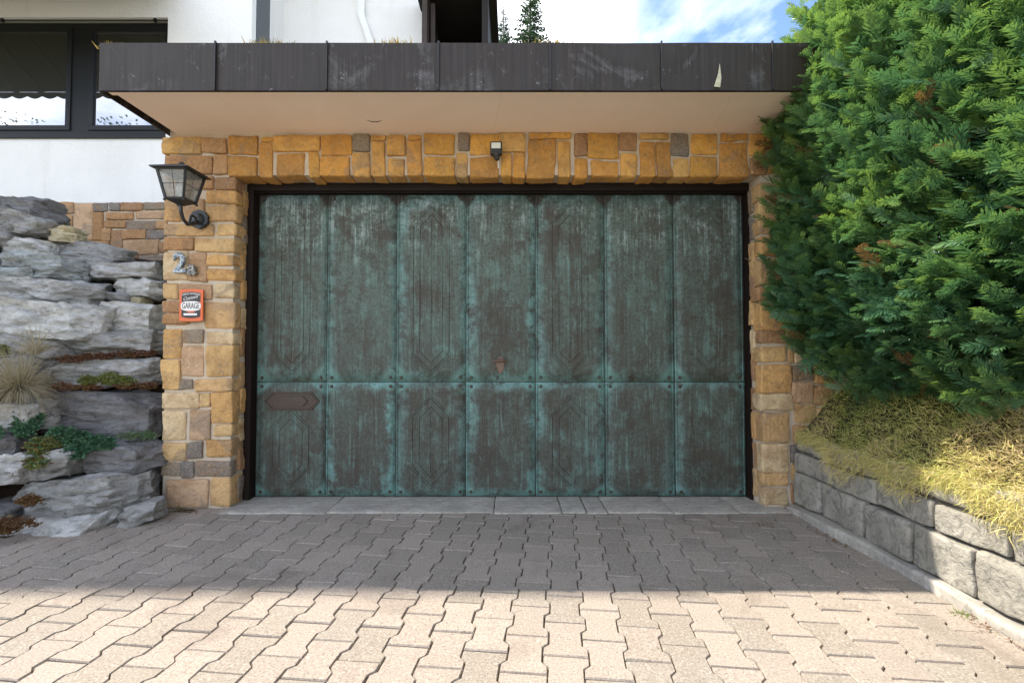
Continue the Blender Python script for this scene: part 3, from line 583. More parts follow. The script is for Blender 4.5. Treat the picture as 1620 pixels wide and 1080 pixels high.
# --- door leaf
door = link('garage_door', box_me(dxl-0.004, dxr+0.004, YD+0.004, YD+0.045, 0.012, dzt+0.004), MT['black_trim'], garage)
dx = [at(p, 604, YD).x for p in (406.5, 516.5, 626.5, 737, 847, 957, 1067, 1178)]; zm = at(790, 604, YD).z
def ridge(bm, a, b, w=0.0045, hgt=0.0042):
    a, b = Vector((a[0], 0, a[1])), Vector((b[0], 0, b[1])); t = (b-a).normalized(); s = Vector((-t.z, 0, t.x))*w
    y = Vector((0, -hgt, 0)); v = [bm.verts.new(p) for p in (a-s, a+s, b+s, b-s, a+y, b+y)]
    for q in ((0,4,5,3), (1,2,5,4), (0,1,4), (2,3,5)): bm.faces.new([v[i] for i in q])
for r, (zb, zt) in enumerate(((zm+0.0025, dzt), (dzb, zm-0.0025))):
    for c in range(7):
        x0, x1 = dx[c]+0.0028, dx[c+1]-0.0028; w, hgt = x1-x0, zt-zb; bm = bmesh.new()
        NX, NZ = 8, 14; rnd = random.Random(r*10+c)
        g = []
        for i in range(NX+1):
            colv = []
            for j in range(NZ+1):
                xx, zz = -w/2+w*i/NX, -hgt/2+hgt*j/NZ
                yy = -0.006-0.0022*noise.noise(Vector((xx*4+c*3, zz*3, r*7)))
                if i in (0, NX) or j in (0, NZ): yy = -0.0035
                colv.append(bm.verts.new((xx, yy, zz)))
            g.append(colv)
        for i in range(NX):
            for j in range(NZ): bm.faces.new((g[i][j], g[i+1][j], g[i+1][j+1], g[i][j+1]))
        rim = [g[i][0] for i in range(NX+1)]+[g[NX][j] for j in range(1, NZ+1)]+[g[i][NZ] for i in range(NX-1, -1, -1)]+[g[0][j] for j in range(NZ-1, 0, -1)]
        back = [bm.verts.new((q.co.x, 0.0035, q.co.z)) for q in rim]; n = len(rim)
        for i in range(n): bm.faces.new((rim[i], back[i], back[(i+1)%n], rim[(i+1)%n]))
        me0 = bm_mesh(bm, 'panel', True)
        bm = bmesh.new(); bm.from_mesh(me0)
        # folded rim
        for (a, b) in (((-w/2+.012, -hgt/2+.01), (-w/2+.012, hgt/2-.01)), ((w/2-.012, -hgt/2+.01), (w/2-.012, hgt/2-.01))): 
            q = bm.verts; ridge(bm, a, b, 0.005, 0.009)
        if c % 2 == 0:
            t = hgt/2; s0 = 0.085 if r == 0 else (0.115 if c else 0.20); e0 = 0.075
            apx = t-s0*(1 if r == 0 else 1); ew = w*0.26; iw = w*0.165; rise = w*0.27; b0 = -t+e0
            for hw, dz in ((ew, 0.0), (iw, 0.062)):
                ap, ab = apx-dz, b0+dz; rs = rise*hw/ew
                ridge_pts = [(0, ap), (hw, ap-rs), (hw, ab+rs), (0, ab), (-hw, ab+rs), (-hw, ap-rs)]
                for i in range(6): 
                    aa, bb = ridge_pts[i], ridge_pts[(i+1)%6]
                    ridge(bm, aa, bb, 0.006, 0.0098)
            ridge(bm, (0, apx-0.10), (0, b0+0.10), 0.004, 0.0088)
            for hw in (ew*1.0+0.02,):
                ridge(bm, (0, apx+0.022), (hw, apx+0.022-rise*hw/ew), 0.004, 0.0090); ridge(bm, (0, apx+0.022), (-hw, apx+0.022-rise*hw/ew), 0.004, 0.0090)
                ridge(bm, (0, b0-0.022), (hw, b0-0.022+rise*hw/ew), 0.004, 0.0090); ridge(bm, (0, b0-0.022), (-hw, b0-0.022+rise*hw/ew), 0.004, 0.0090)
        me = bm_mesh(bm, 'panel', False)
        o = link('panel', me, MT['copper'], door, ((x0+x1)/2, YD, (zb+zt)/2))
        for sxx in (-1, 1):
            for szz in (-1, 1):
                bm = bmesh.new(); bmesh.ops.create_cone(bm, cap_ends=True, segments=10, radius1=0.0125, radius2=0.008, depth=0.009, matrix=Matrix.Rotation(math.pi/2, 4, 'X'))
                link('bolt', bm_mesh(bm), MT['bronze'], door, ((x0+x1)/2+sxx*(w/2-0.036), YD-0.009, (zb+zt)/2+szz*(hgt/2-0.030)))
# mail slot plate
a = at(463, 634, YD); bm = bmesh.new()
def hexa(w, h, t): return [(-w, 0), (-w+t, h), (w-t, h), (w, 0), (w-t, -h), (-w+t, -h)]
prism(bm, [(x, z) for x, z in hexa(0.200, 0.066, 0.06)], -0.016, -0.003); prism(bm, hexa(0.118, 0.034, 0.035), -0.026, -0.0165)
for q in range(6):
    A = hexa(0.188, 0.056, 0.056); ridge(bm, A[q], A[(q+1) % 6], 0.004, 0.021)
box(bm, -0.10, 0.10, -0.0285, -0.0262, -0.005, 0.004)
link('mail_slot', bm_mesh(bm), MT['bronze'], door, (a.x, YD, a.z))
# T-handle with keyhole plate
a = at(792, 577, YD); bm = bmesh.new()
pl = [(0.034*math.cos(t)*(1.0 if math.sin(t) > 0 else 0.72), 0.062*math.sin(t)) for t in [2*math.pi*k/18 for k in range(18)]]
prism(bm, pl, -0.012, -0.004); prism(bm, [(0.014*math.cos(2*math.pi*k/12), -0.022+0.030*math.sin(2*math.pi*k/12)) for k in range(12)], -0.016, -0.0125)
tube(bm, [(0, -0.012, 0.030), (0, -0.035, 0.030)], 0.010); tube(bm, [(-0.044, -0.036, 0.024), (-0.02, -0.040, 0.034), (0.02, -0.040, 0.034), (0.044, -0.036, 0.024)], [0.009, 0.012, 0.012, 0.009])
link('handle', bm_mesh(bm), MT['handle'], door, (a.x, YD, a.z))

# ================================================================== HOUSE
house = empty('house', (-4.5, 1.9, 0)); tag(house, 'white plastered house with dark framed window and stone base beyond the garage roof', 'house')
HO = Vector((-4.5, 1.9, 0)); YH = 1.9
def hlink(name, me, mat, parent=None):
    o = link(name, me, mat, parent or house)
    if parent is None: o.location = -HO
    return o
def hp(px, py, Y=YH): return at(px, py, Y)
xc = hp(397, 50).x; zsill = hp(100, 216).z; ztop = hp(100, 28).z; wx1 = hp(264, 120).x; wx0 = wx1-3.1; zb = hp(150, 321).z
bm = bmesh.new()
box(bm, wx1, xc, YH, YH+0.3, zb, 6.6); box(bm, -18, wx0, YH, YH+0.3, zb, 6.6); box(bm, -18, -7.8, YH, YH+0.3, 6.6005, 11.8)
box(bm, wx0+.0005, wx1-.0005, YH, YH+0.3, zb, zsill); box(bm, wx0+.0005, wx1-.0005, YH, YH+0.3, ztop, 6.6)
hlink('wall', bm_mesh(bm), MT['plaster'])
hlink('wall_return', box_me(xc-0.3, xc-0.0005, YH+0.3005, 2.6195, zb, 6.6), MT['plaster'])
sb = hlink('stone_base', box_me(-18, xc-.002, YH+0.005, YH+0.29, -0.05, zb-0.0005), MT['mortar'])
def c2(x, y): return x*0.2408, 300+y*0.2408
for (x0,y0,x1,y1,k) in ((250,88,362,132,'p'),(370,86,487,158,'b'),(492,95,608,330,'p'),(618,86,706,141,'g'),(722,86,791,138,'g'),(798,86,942,138,'b'),(950,86,1084,134,'g'),(612,150,676,336,'b'),(697,150,881,196,'b'),(897,144,1084,192,'p'),
        (685,205,826,250,'b'),(838,205,1028,263,'g'),(1034,205,1100,260,'b'),(675,259,727,340,'b'),(732,262,808,412,'b'),(815,271,960,326,'b'),(968,272,1090,326,'g'),(820,333,1042,426,'p'),(1048,340,1100,416,'b'),(385,166,480,246,'b'),(535,342,722,392,'b'),
        (915,432,1090,482,'g'),(720,420,905,475,'b'),(250,140,375,215,'b'),(380,255,480,335,'b'),(120,88,242,150,'b'),(0,88,112,150,'p'),(120,160,240,235,'p')):
    a, b = c2(x0,y0), c2(x1,y1); A, B = hp(*a), hp(*b)
    stone(A.x, B.x, YH-0.010-srng.uniform(0, .01), YH+0.04, B.z, A.z, k, sb, rad=0.018).location -= Vector((0,0,0))
sb_children_offset = None
# window: frame, two sashes, panes, blind box
win = hlink('window', box_me(wx0+.001, wx1-.001, YH+0.165, YH+0.19, zsill+.001, ztop-.001), MT['black_trim'])
mx0, mx1 = hp(118, 120, YH+0.12).x, hp(146, 120, YH+0.12).x
zf0, zf1 = hp(60, 213, YH+0.12).z, hp(60, 41, YH+0.12).z
bm = bmesh.new(); F = 0.055
xr = wx1-.002; xl = wx0+.002
box(bm, xl, xr, YH+.09, YH+.16, zsill+.0015, zf0+0.03); box(bm, xl, xr, YH+.09, YH+.16, zf1-0.045, zf1+0.02); box(bm, xr-0.03, xr-.001, YH+.0905, YH+.1595, zf0+0.0305, zf1-0.0455); box(bm, mx0, mx1, YH+.0905, YH+.1595, zf0+0.0305, zf1-0.0455); box(bm, xl+.001, xl+.05, YH+.0905, YH+.1595, zf0+0.0305, zf1-0.0455)
hlink('frame', bm_mesh(bm), MT['window_frame'], win)
mid = (xl+mx0)/2
for (a0, a1) in ((mx1+.0005, xr-.031), (mid+0.05, mx0-.0005), (xl+.051, mid-0.05)):
    bm = bmesh.new(); s = 0.055
    box(bm, a0, a1, YH+.075, YH+.12, zf0+.031, zf0+.031+s, .004); box(bm, a0, a1, YH+.075, YH+.12, zf1-.046-s, zf1-.046, .004)
    box(bm, a0, a0+s, YH+.0752, YH+.1198, zf0+.0312+s, zf1-.0462-s, .003); box(bm, a1-s, a1, YH+.0752, YH+.1198, zf0+.0312+s, zf1-.0462-s, .003)
    hlink('sash', bm_mesh(bm), MT['window_frame'], win)
    hlink('pane', box_me(a0+s-.004, a1-s+.004, YH+.097, YH+.103, zf0+.031+s-.004, zf1-.046-s+.004), MT['glass'], win)
hlink('mullion', box_me(mid-.0495, mid+.0495, YH+.0905, YH+.1595, zf0+.0305, zf1-.0455), MT['window_frame'], win)
bm = bmesh.new(); box(bm, xl, xr, YH+.03, YH+.088, zf1+.022, ztop-.002, .003); hlink('blind_box', bm_mesh(bm), plain('blind_box_grey', (0.42, 0.40, 0.36), .5), win)
bm = bmesh.new(); zz = hp(100, 33, YH+.02).z; tube(bm, [(xl, YH+.014, zz), (xr-.005, YH+.014, zz)], 0.006, 6)
for px in (3, 245):
    q = hp(px, 32, YH+.01); box(bm, q.x-.012, q.x+.012, YH+.004, YH+.029, zz-.02, zz+.02)
hlink('rail', bm_mesh(bm), MT['window_frame'], win)
bm = bmesh.new(); box(bm, wx0-.03, wx1+.004, YH-.03, YH+.088, zsill-.028, zsill-.003, .003); hlink('sill', bm_mesh(bm), MT['window_frame'], win)
# awning above the window
bm = bmesh.new(); Y0, YA = YH, 0.86; za1 = 5.25; za0 = 4.66
N = 44; xs = [-7.5+(wx1+0.12+7.5)*i/N for i in range(N+1)]
for i in range(N):
    a, b = xs[i], xs[i+1]
    bm.faces.new([bm.verts.new(p) for p in ((a, Y0, za1), (b, Y0, za1), (b, YA, za0), (a, YA, za0))])
me = bm_mesh(bm); aw = hlink('awning', me, MT['awning'])
md = aw.modifiers.new('thick', 'SOLIDIFY'); md.thickness = 0.006
bm = bmesh.new()
for i in range(N*6):
    def edge_z(t): 
        return za0-0.055-0.035*abs(math.sin(t*math.pi/0.21))
    a = xs[0]+(xs[-1]-xs[0])*i/(N*6); b = xs[0]+(xs[-1]-xs[0])*(i+1)/(N*6)
    bm.faces.new([bm.verts.new(p) for p in ((a, YA-.004, za0), (b, YA-.004, za0), (b, YA-.006, edge_z(b)), (a, YA-.006, edge_z(a)))])
bmesh.ops.remove_doubles(bm, verts=bm.verts, dist=1e-5)
vl = hlink('valance', bm_mesh(bm), MT['awning'], aw); md = vl.modifiers.new('thick', 'SOLIDIFY'); md.thickness = 0.005
# white corner strip, slate blue panel, rear wing
YW = 2.64
p0, p1, p2, p3 = hp(396, 30, YW).x, hp(404, 30, YW).x, hp(425, 30, YW).x, hp(668, 30, YW).x
hlink('corner_trim', box_me(xc-.0004, xc+.008, YH+.004, 1.985, 2.0, 6.6), MT['white_paint'])
hlink('slate_panel', box_me(xc-.0004, xc+.012, 1.99, 2.27, 2.0, 6.6), MT['slate'])
hlink('wing_wall', box_me(xc-.5, p3, YW-.02, YW+.3, 1.5, 6.6), MT['plaster'])
bm = bmesh.new(); q0, q1, q2 = hp(572, -60, YW-.06), hp(572, 25, YW-.06), hp(588, 72, YW-.06)
d = (q2-q1)*1.8
w = .040
prism(bm, [(q1.x-w, q0.z), (q1.x+w, q0.z), (q1.x+w, q1.z), (q1.x+w+d.x, q1.z+d.z), (q1.x-w+d.x, q1.z+d.z), (q1.x-w, q1.z)], YW-.085, YW-.025)
hlink('downpipe', bm_mesh(bm), MT['white_paint'])
# dark timber porch
t0, t1 = hp(669, 30, YW-.4).x, hp(772, 30, YW-.4).x
porch = hlink('timber_porch', box_me(t0+.06, t1-.02, YW+1.2, YW+1.25, 1.5, 5.4), MT['timber'])
nb = 9
for k in range(nb):
    a = t0+.06+(t1-t0-.08)*k/nb; hlink('plank', box_me(a+.004, a+(t1-t0-.08)/nb-.004, YW+1.17, YW+1.1995, 1.5, 5.4), MT['timber'], porch)
hlink('side_wall', box_me(t1-.0195, t1, YW-.36, YW+1.25, 1.5, 5.4), MT['timber'], porch)
hlink('post', box_me(t1-.07, t1+.004, YW-.44, YW-.361, 1.5, 5.4), MT['timber'], porch)
hlink('post', box_me(t0-.004, t0+.055, YW-.44, YW-.361, 1.5, 5.4), MT['timber_face'], porch)
hlink('side_wall', box_me(t0+.03, t0+.0545, YW-.36, YW+1.25, 1.5, 5.4), MT['timber_face'], porch)
bm = bmesh.new(); q = at(690, 30, YW-.2); prism(bm, [(q.x-.05, 5.3), (q.x, 5.3), (q.x+.02, 1.5), (q.x-.03, 1.5)], YW-.30, YW-.24); hlink('brace', bm_mesh(bm), MT['timber_face'], porch)
hlink('porch_roof', box_me(t0-.1, t1+.1, YW-.6, YW+1.4, 5.405, 5.5), MT['timber'], porch)
# unseen main roof, eaves placed to shade the drive, back and side walls
roof = hlink('roof', None, None) if False else None
bm = bmesh.new(); xe0, xe1 = -19.0, -7.4; ye, ze = 1.31, 11.6; yr, zr = 7.0, 14.4
for (ya, zaa, yb_, zbb) in ((ye, ze, yr, zr), (yr, zr, 12.8, 12.0)):
    v = [bm.verts.new(p) for p in ((xe0, ya, zaa), (xe1, ya, zaa), (xe1, yb_, zbb), (xe0, yb_, zbb))]; bm.faces.new(v)
bmesh.ops.remove_doubles(bm, verts=bm.verts, dist=1e-4)
roof = hlink('roof', bm_mesh(bm), MT['roof_tile']); md = roof.modifiers.new('thick', 'SOLIDIFY'); md.thickness = 0.16; md.offset = 1
bm = bmesh.new(); box(bm, -18, -1.75, 10.4, 10.7, -.05, 6.6); box(bm, -18, -17.7, YH+.3005, 10.3995, -.05, 11.8); box(bm, -1.9, -1.75, YW+1.3, 10.3995, -.05, 6.6)
box(bm, -8.1, -7.8, YH+.3005, 10.3995, 6.6005, 11.8); box(bm, -18, -7.8, 10.4, 10.7, 6.6005, 11.8); hlink('rear_wall', bm_mesh(bm), MT['plaster'])
hlink('wing_roof', box_me(-7.79, -1.15, YH+.0, 10.7, 6.601, 6.72), MT['roof_tile'])
# everything under the house empty keeps its measured place
for o in house.children_recursive:
    if o.parent is not house and o.parent.parent is house: pass
bpy.context.view_layer.update()

# ================================================================== THINGS ON THE WALL
def lantern():
    c = at(286, 322, -0.27); root = empty('wall_lantern', (c.x, -0.27, c.z)); root.scale = (.9, .9, .9); tag(root, 'black iron four sided wall lantern with leaded panes on a scrolled arm', 'lantern')
    Ht = 0.205; wt, wb = 0.098, 0.062           # body: half widths top and bottom
    zt, zb = 0.215, 0.020
    bm = bmesh.new()
    cor = [(-1,-1),(1,-1),(1,1),(-1,1)]
    for (a, b) in cor:                           # corner bars
        tube(bm, [(a*wb, b*wb, zb), (a*wt, b*wt, zt)], 0.010, 4); bmesh.ops.create_uvsphere(bm, u_segments=8, v_segments=6, radius=0.009, matrix=Matrix.Translation((a*wb*1.06, b*wb*1.06, zb-0.012)))
    for (wd, z, r) in ((wb, zb, 0.009), (wt, zt, 0.010)):
        for k in range(4): a, b = cor[k], cor[(k+1)%4]; tube(bm, [(a[0]*wd, a[1]*wd, z), (b[0]*wd, b[1]*wd, z)], r, 4)
    link('frame', bm_mesh(bm), MT['iron'], root)
    bm = bmesh.new()                             # hipped cap with a knob
    e = 0.128; ring = [bm.verts.new((a*e, b*e, zt-0.002)) for a, b in cor]; ring2 = [bm.verts.new((a*e, b*e, zt+0.006)) for a, b in cor]; top = [bm.verts.new((a*0.03, b*0.03, zt+0.052)) for a, b in cor]
    bm.faces.new(ring[::-1]); bm.faces.new(top)
    for k in range(4): bm.faces.new((ring[k], ring[(k+1)%4], ring2[(k+1)%4], ring2[k])); bm.faces.new((ring2[k], ring2[(k+1)%4], top[(k+1)%4], top[k]))
    bmesh.ops.create_uvsphere(bm, u_segments=12, v_segments=8, radius=0.020, matrix=Matrix.Translation((0, 0, zt+0.062)) @ Matrix.Diagonal((1, 1, .8, 1)))
    link('cap', bm_mesh(bm), MT['iron'], root)
    for k in range(4):
        a, b = cor[k], cor[(k+1)%4]; bm = bmesh.new()
        f = .93
        pts = [Vector((a[0]*wb*f, a[1]*wb*f, zb+.008)), Vector((b[0]*wb*f, b[1]*wb*f, zb+.008)), Vector((b[0]*wt*f, b[1]*wt*f, zt-.008)), Vector((a[0]*wt*f, a[1]*wt*f, zt-.008))]
        bm.faces.new([bm.verts.new(p) for p in pts]); pn = link('pane', bm_mesh(bm), MT['lantern_glass'], root)
        bm = bmesh.new(); tube(bm, [(pts[0]+pts[1])/2, (pts[2]+pts[3])/2], 0.0022, 5); tube(bm, [(pts[0]+pts[3])/2, (pts[1]+pts[2])/2], 0.0022, 5)
        link('leading', bm_mesh(bm), MT['iron'], pn)
    bm = bmesh.new()                             # tray below, then arm and scroll
    lo = [bm.verts.new((a*wb, b*wb, zb-.004)) for a, b in cor]; ap = [bm.verts.new((a*.014, b*.014, zb-.034)) for a, b in cor]
    bm.faces.new(lo); bm.faces.new(ap[::-1])
    for k in range(4): bm.faces.new((lo[k], lo[(k+1)%4], ap[(k+1)%4], ap[k]))
    link('tray', bm_mesh(bm), MT['iron'], root)
    bm = bmesh.new()
    tube(bm, [(0, 0, -0.01), (0, .003, -0.055), (-.004, .03, -0.10), (-.014, .09, -0.122), (-.034, .18, -0.095), (-.052, .262, -0.045)], [.011, .012, .012, .012, .012, .012], 10)
    sc = [(-.018, .11, -0.118)]
    for k in range(15): t = k/14*math.pi*1.75; r = .036*(1-k/14*.55); sc.append((-.022, .13+.034-r*math.cos(t)*1.0, -0.070+r*math.sin(t)))
    tube(bm, sc, .0085, 8)
    link('arm', bm_mesh(bm), MT['iron'], root)
    bm = bmesh.new(); n = 40; rr = [.066+.006*abs(math.sin(5*2*math.pi*k/n)) for k in range(n)]
    prism(bm, [(-.055+rr[k]*math.cos(2*math.pi*k/n), -.032+rr[k]*math.sin(2*math.pi*k/n)) for k in range(n)], .262, .286)
    bmesh.ops.create_uvsphere(bm, u_segments=14, v_segments=8, radius=.045, matrix=Matrix.Translation((-.055, .262, -.032)) @ Matrix.Diagonal((1, .55, 1, 1)))
    link('wall_plate', bm_mesh(bm), MT['iron'], root)
    bm = bmesh.new(); bmesh.ops.create_uvsphere(bm, u_segments=12, v_segments=8, radius=.028, matrix=Matrix.Translation((0, 0, .10)) @ Matrix.Diagonal((1, 1, 1.6, 1))); tube(bm, [(0,0,.02), (0,0,.065)], .016, 10); link('bulb', bm_mesh(bm, smooth=True), MT['lens'], root)
lantern()

def text_mesh(body, size, extrude, sx=1.0, bevel=0.0):
    cu = bpy.data.curves.new('t', 'FONT'); cu.body = body; cu.size = size; cu.extrude = extrude; cu.bevel_depth = bevel; cu.align_x = 'CENTER'; cu.align_y = 'CENTER'; cu.resolution_u = 4
    o = bpy.data.objects.new('t', cu); COL.objects.link(o); dg = bpy.context.evaluated_depsgraph_get()
    me = bpy.data.meshes.new_from_object(o.evaluated_get(dg)); bpy.data.objects.remove(o)
    me.transform(Matrix.Rotation(math.pi/2, 4, 'X') @ Matrix.Diagonal((sx, 1, 1, 1))); me.materials.clear(); return me
a = at(286, 418, -0.02); o = link('house_number', text_mesh('2', 0.185, 0.008, 0.95, 0.006), MT['mosaic'], None, (a.x, -0.026, a.z)); tag(o, 'blue and white mosaic digit two on the stone pier under the lantern', 'house number')
a = at(305, 425, -0.02); o = link('house_letter', text_mesh('a', 0.135, 0.008, 0.95, 0.006), MT['mosaic_dark'], None, (a.x, -0.026, a.z)); tag(o, 'small dark mosaic letter a beside the blue digit two', 'house letter')
# tin sign
a = at(304.5, 483, -0.02); sign = empty('tin_sign', (a.x, -0.030, a.z)); tag(sign, 'small orange and black tin garage sign on the stone pier', 'sign')
SW, SH = 0.079, 0.109
bm = bmesh.new(); prism(bm, [(-SW, -SH+.004), (-SW*.5, -SH), (SW*.5, -SH), (SW, -SH+.004), (SW, SH-.004), (SW*.5, SH), (-SW*.5, SH), (-SW, SH-.004)], -.004, .006); link('plate', bm_mesh(bm), MT['orange'], sign)
bm = bmesh.new()
def arcrect(w, z0, z1, bulge, n=12):
    t = [(-w+2*w*k/n, z1+bulge*(1-((2*k/n)-1)**2)) for k in range(n+1)]; return [(-w, z0)]+[(w, z0)]+t[::-1]
prism(bm, [(x, z) for x, z in arcrect(SW*.80, .022, SH*.74, .010)], -.0052, -.0041); prism(bm, [(x, -z) for x, z in arcrect(SW*.80, .030, SH*.72, .010)][::-1], -.0052, -.0041)
link('field', bm_mesh(bm), MT['black'], sign)
bm = bmesh.new(); prism(bm, [(SW*.86*math.copysign(abs(math.cos(t))**.6, math.cos(t)), -.006+.033*math.copysign(abs(math.sin(t))**.75, math.sin(t))) for t in [2*math.pi*k/40 for k in range(40)]], -.0068, -.0054)
link('cartouche', bm_mesh(bm), MT['cream'], sign)
link('lettering', text_mesh('GARAGE', 0.058, 0.0006, 0.52), MT['black'], sign, (0, -.0076, -.006))
me = text_mesh('HARLEY-DAVIDSON', 0.019, 0.0006, 0.72)
for vtx in me.vertices: vtx.co.z -= 2.4*vtx.co.x**2
link('lettering', me, MT['cream'], sign, (0, -.0060, .078)); me = text_mesh('Custom', 0.032, 0.0006, 0.95)
for vtx in me.vertices: vtx.co.x += .35*vtx.co.z; vtx.co.z += .18*vtx.co.x
link('lettering', me, MT['cream'], sign, (-.002, -.0062, .050))
bm = bmesh.new(); box(bm, -.048, .042, -.0064, -.0054, -.069, -.055); link('band', bm_mesh(bm), MT['cream'], sign)
bm = bmesh.new(); prism(bm, [(-.03, -.040), (.03, -.040), (.016, -.051), (-.016, -.051)], -.0064, -.0054); link('shield', bm_mesh(bm), MT['orange'], sign)
# small flood light
a = at(785, 237, -0.06); fl = empty('flood_light', (a.x, -0.07, a.z)); tag(fl, 'tiny black flood light with white lens on the stone lintel', 'flood light')
bm = bmesh.new(); box(bm, -.040, .040, -.022, .028, -.040, .044, .008); link('housing', bm_mesh(bm), MT['black_plastic'], fl)
bm = bmesh.new(); box(bm, -.031, .031, -.0262, -.0222, -.006, .033, .0015); link('lens', bm_mesh(bm), MT['lens'], fl)
bm = bmesh.new(); tube(bm, [(.004, .0, -.041), (.006, -.004, -.060)], [.030, .016], 12); bmesh.ops.create_uvsphere(bm, u_segments=12, v_segments=8, radius=.017, matrix=Matrix.Translation((.006, -.006, -.066))); link('sensor', bm_mesh(bm), MT['black_plastic'], fl)
bm = bmesh.new(); box(bm, -.018, .018, .0282, .07, -.03, .03, .003); link('bracket', bm_mesh(bm), MT['black_plastic'], fl)
bm = bmesh.new(); tube(bm, [(.012, .03, -.04), (.014, .045, -.085), (.012, .05, -.11)], .0035, 6); link('cable', bm_mesh(bm), MT['white_paint'], fl)

# ================================================================== RETAINING WALL (right)
XW = 1.88
rwall = empty('retaining_wall', (XW, -1.6, 0)); tag(rwall, 'low grey split face block retaining wall beside the paved drive', 'retaining wall'); RO = Vector((XW, -1.6, 0))
core = link('joint_core', box_me(XW+0.045, XW+0.20, -4.6, -0.013, -0.05, 0.40), MT['dark_joint'], rwall, -RO)
link('footing', rounded_block(0.06, 2.28, 0.055, 0.014, 77, 0.012, 9, 40), MT['concrete'], rwall, Vector((XW+0.012, -2.31, -0.012))-RO)
wr = random.Random(5)
def blocks(z0, z1, joints, inset, rad):
    for a, b in zip(joints, joints[1:]):
        L = a-b
        me = rounded_block(0.06, L/2-0.006, (z1-z0)/2, rad*wr.uniform(.6, 1.2), 300+int(a*100)+int(z0*999), 0.0085, 12, 5)
        link('block', me, MT['block'], core, Vector((XW+inset+0.06+wr.uniform(-.004, .004), (a+b)/2, (z0+z1)/2)))
blocks(0.052, 0.246, [-0.02, -0.30, -0.652, -0.945, -1.24, -1.54, -1.84, -2.14, -2.44, -2.74, -3.04, -3.34, -3.64, -3.94, -4.24, -4.54], 0.0, 0.016)
blocks(0.257, 0.378, [-0.02, -0.40, -0.72, -1.04, -1.36, -1.68, -2.0, -2.32, -2.64, -2.96, -3.28, -3.6, -3.92, -4.24, -4.56], 0.012, 0.014)
blocks(0.388, 0.50, [-0.02, -0.27, -0.60, -0.95, -1.3, -1.65, -2.0, -2.35, -2.7, -3.05, -3.4, -3.75, -4.1, -4.45], 0.022, 0.03)

# planting bed behind it
def bed_z(x, y):
    t = min(1, max(0, (x-XW)/0.6)); s = t*t*(3-2*t)
    z = 0.44+0.30*s+0.20*min(1.0, max(0, (y+1.7)/1.3))*min(1, t*2.6)
    return z+0.035*noise.noise(Vector((x*3, y*3, 1)))+0.02*noise.noise(Vector((x*8, y*8, 4)))
bm = bmesh.new(); NX, NY = 26, 46
g = [[None]*(NY+1) for _ in range(NX+1)]
for i in range(NX+1):
    for j in range(NY+1):
        x = XW+0.07+3.4*(i/NX)**1.6; y = -4.6+4.58*j/NY; g[i][j] = bm.verts.new((x, y, bed_z(x, y)-0.02))
for i in range(NX):
    for j in range(NY): bm.faces.new((g[i][j], g[i+1][j], g[i+1][j+1], g[i][j+1]))
tag(link('planting_bed', bm_mesh(bm, smooth=True), MT['soil']), kind='structure')

# heath cover: tens of thousands of fine shoots
def strands(P0, D, L, wid, tint, droop, seg=3, curl=None):
    n = len(P0); D = D/np.linalg.norm(D, axis=1, keepdims=True)
    side = np.cross(D, rng.normal(size=(n, 3))); side /= np.linalg.norm(side, axis=1, keepdims=True)
    V = np.zeros((n, seg+1, 2, 3)); p = P0.copy(); d = D.copy(); step = (L/seg)[:, None]
    for s in range(seg+1):
        w = (wid*(1-0.8*s/seg))[:, None]*side
        V[:, s, 0] = p-w; V[:, s, 1] = p+w
        d = d+np.array([0, 0, -1.0])*droop[:, None]/seg
        if curl is not None: d = d+curl/seg
        d /= np.linalg.norm(d, axis=1, keepdims=True); p = p+d*step
    base = (np.arange(n)*(seg+1)*2)[:, None]
    q = []
    for s in range(seg): q.append(np.concatenate([base+2*s, base+2*s+1, base+2*s+3, base+2*s+2], axis=1))
    quads = np.stack(q, 1).reshape(-1, 4); T = np.repeat(tint, (seg+1)*2)
    return V.reshape(-1, 3), quads, T
n = 120000
ys = -rng.random(n)**0.75*3.3-0.03; ts = rng.random(n)**1.25
xs_ = XW+0.02+ts*0.95
noi = np.array([noise.noise(Vector((x*2.6, y*2.6, 7))) for x, y in zip(xs_, ys)])
noi2 = np.array([noise.noise(Vector((x*7, y*7, 3))) for x, y in zip(xs_, ys)])
mound = 0.085*np.clip(noi2+0.35, 0, 1.5)
zs = np.array([bed_z(x, y) for x, y in zip(xs_, ys)])+rng.random(n)*(0.05+mound)
P0 = np.stack([xs_, ys, zs], 1)
edge = np.clip(1-(xs_-XW)/0.40, 0, 1)
D = np.stack([-0.15-0.6*edge+rng.normal(size=n)*0.85, rng.normal(size=n)*0.85-0.1+0.4*noi, 0.55-0.2*edge+rng.normal(size=n)*0.45], 1)
L = 0.014+rng.random(n)**2*0.05+0.02*edge*rng.random(n)
tint = np.clip(0.36+0.30*edge+0.75*noi+0.30*noi2+rng.normal(size=n)*0.20-0.10*np.clip((ys+0.9)/0.9, 0, 1), 0, 1)
A = strands(P0, D, L, 0.0007+rng.random(n)**2*0.0016, tint, 0.15+0.9*edge*rng.random(n), 3, rng.normal(size=(n, 3))*1.3)
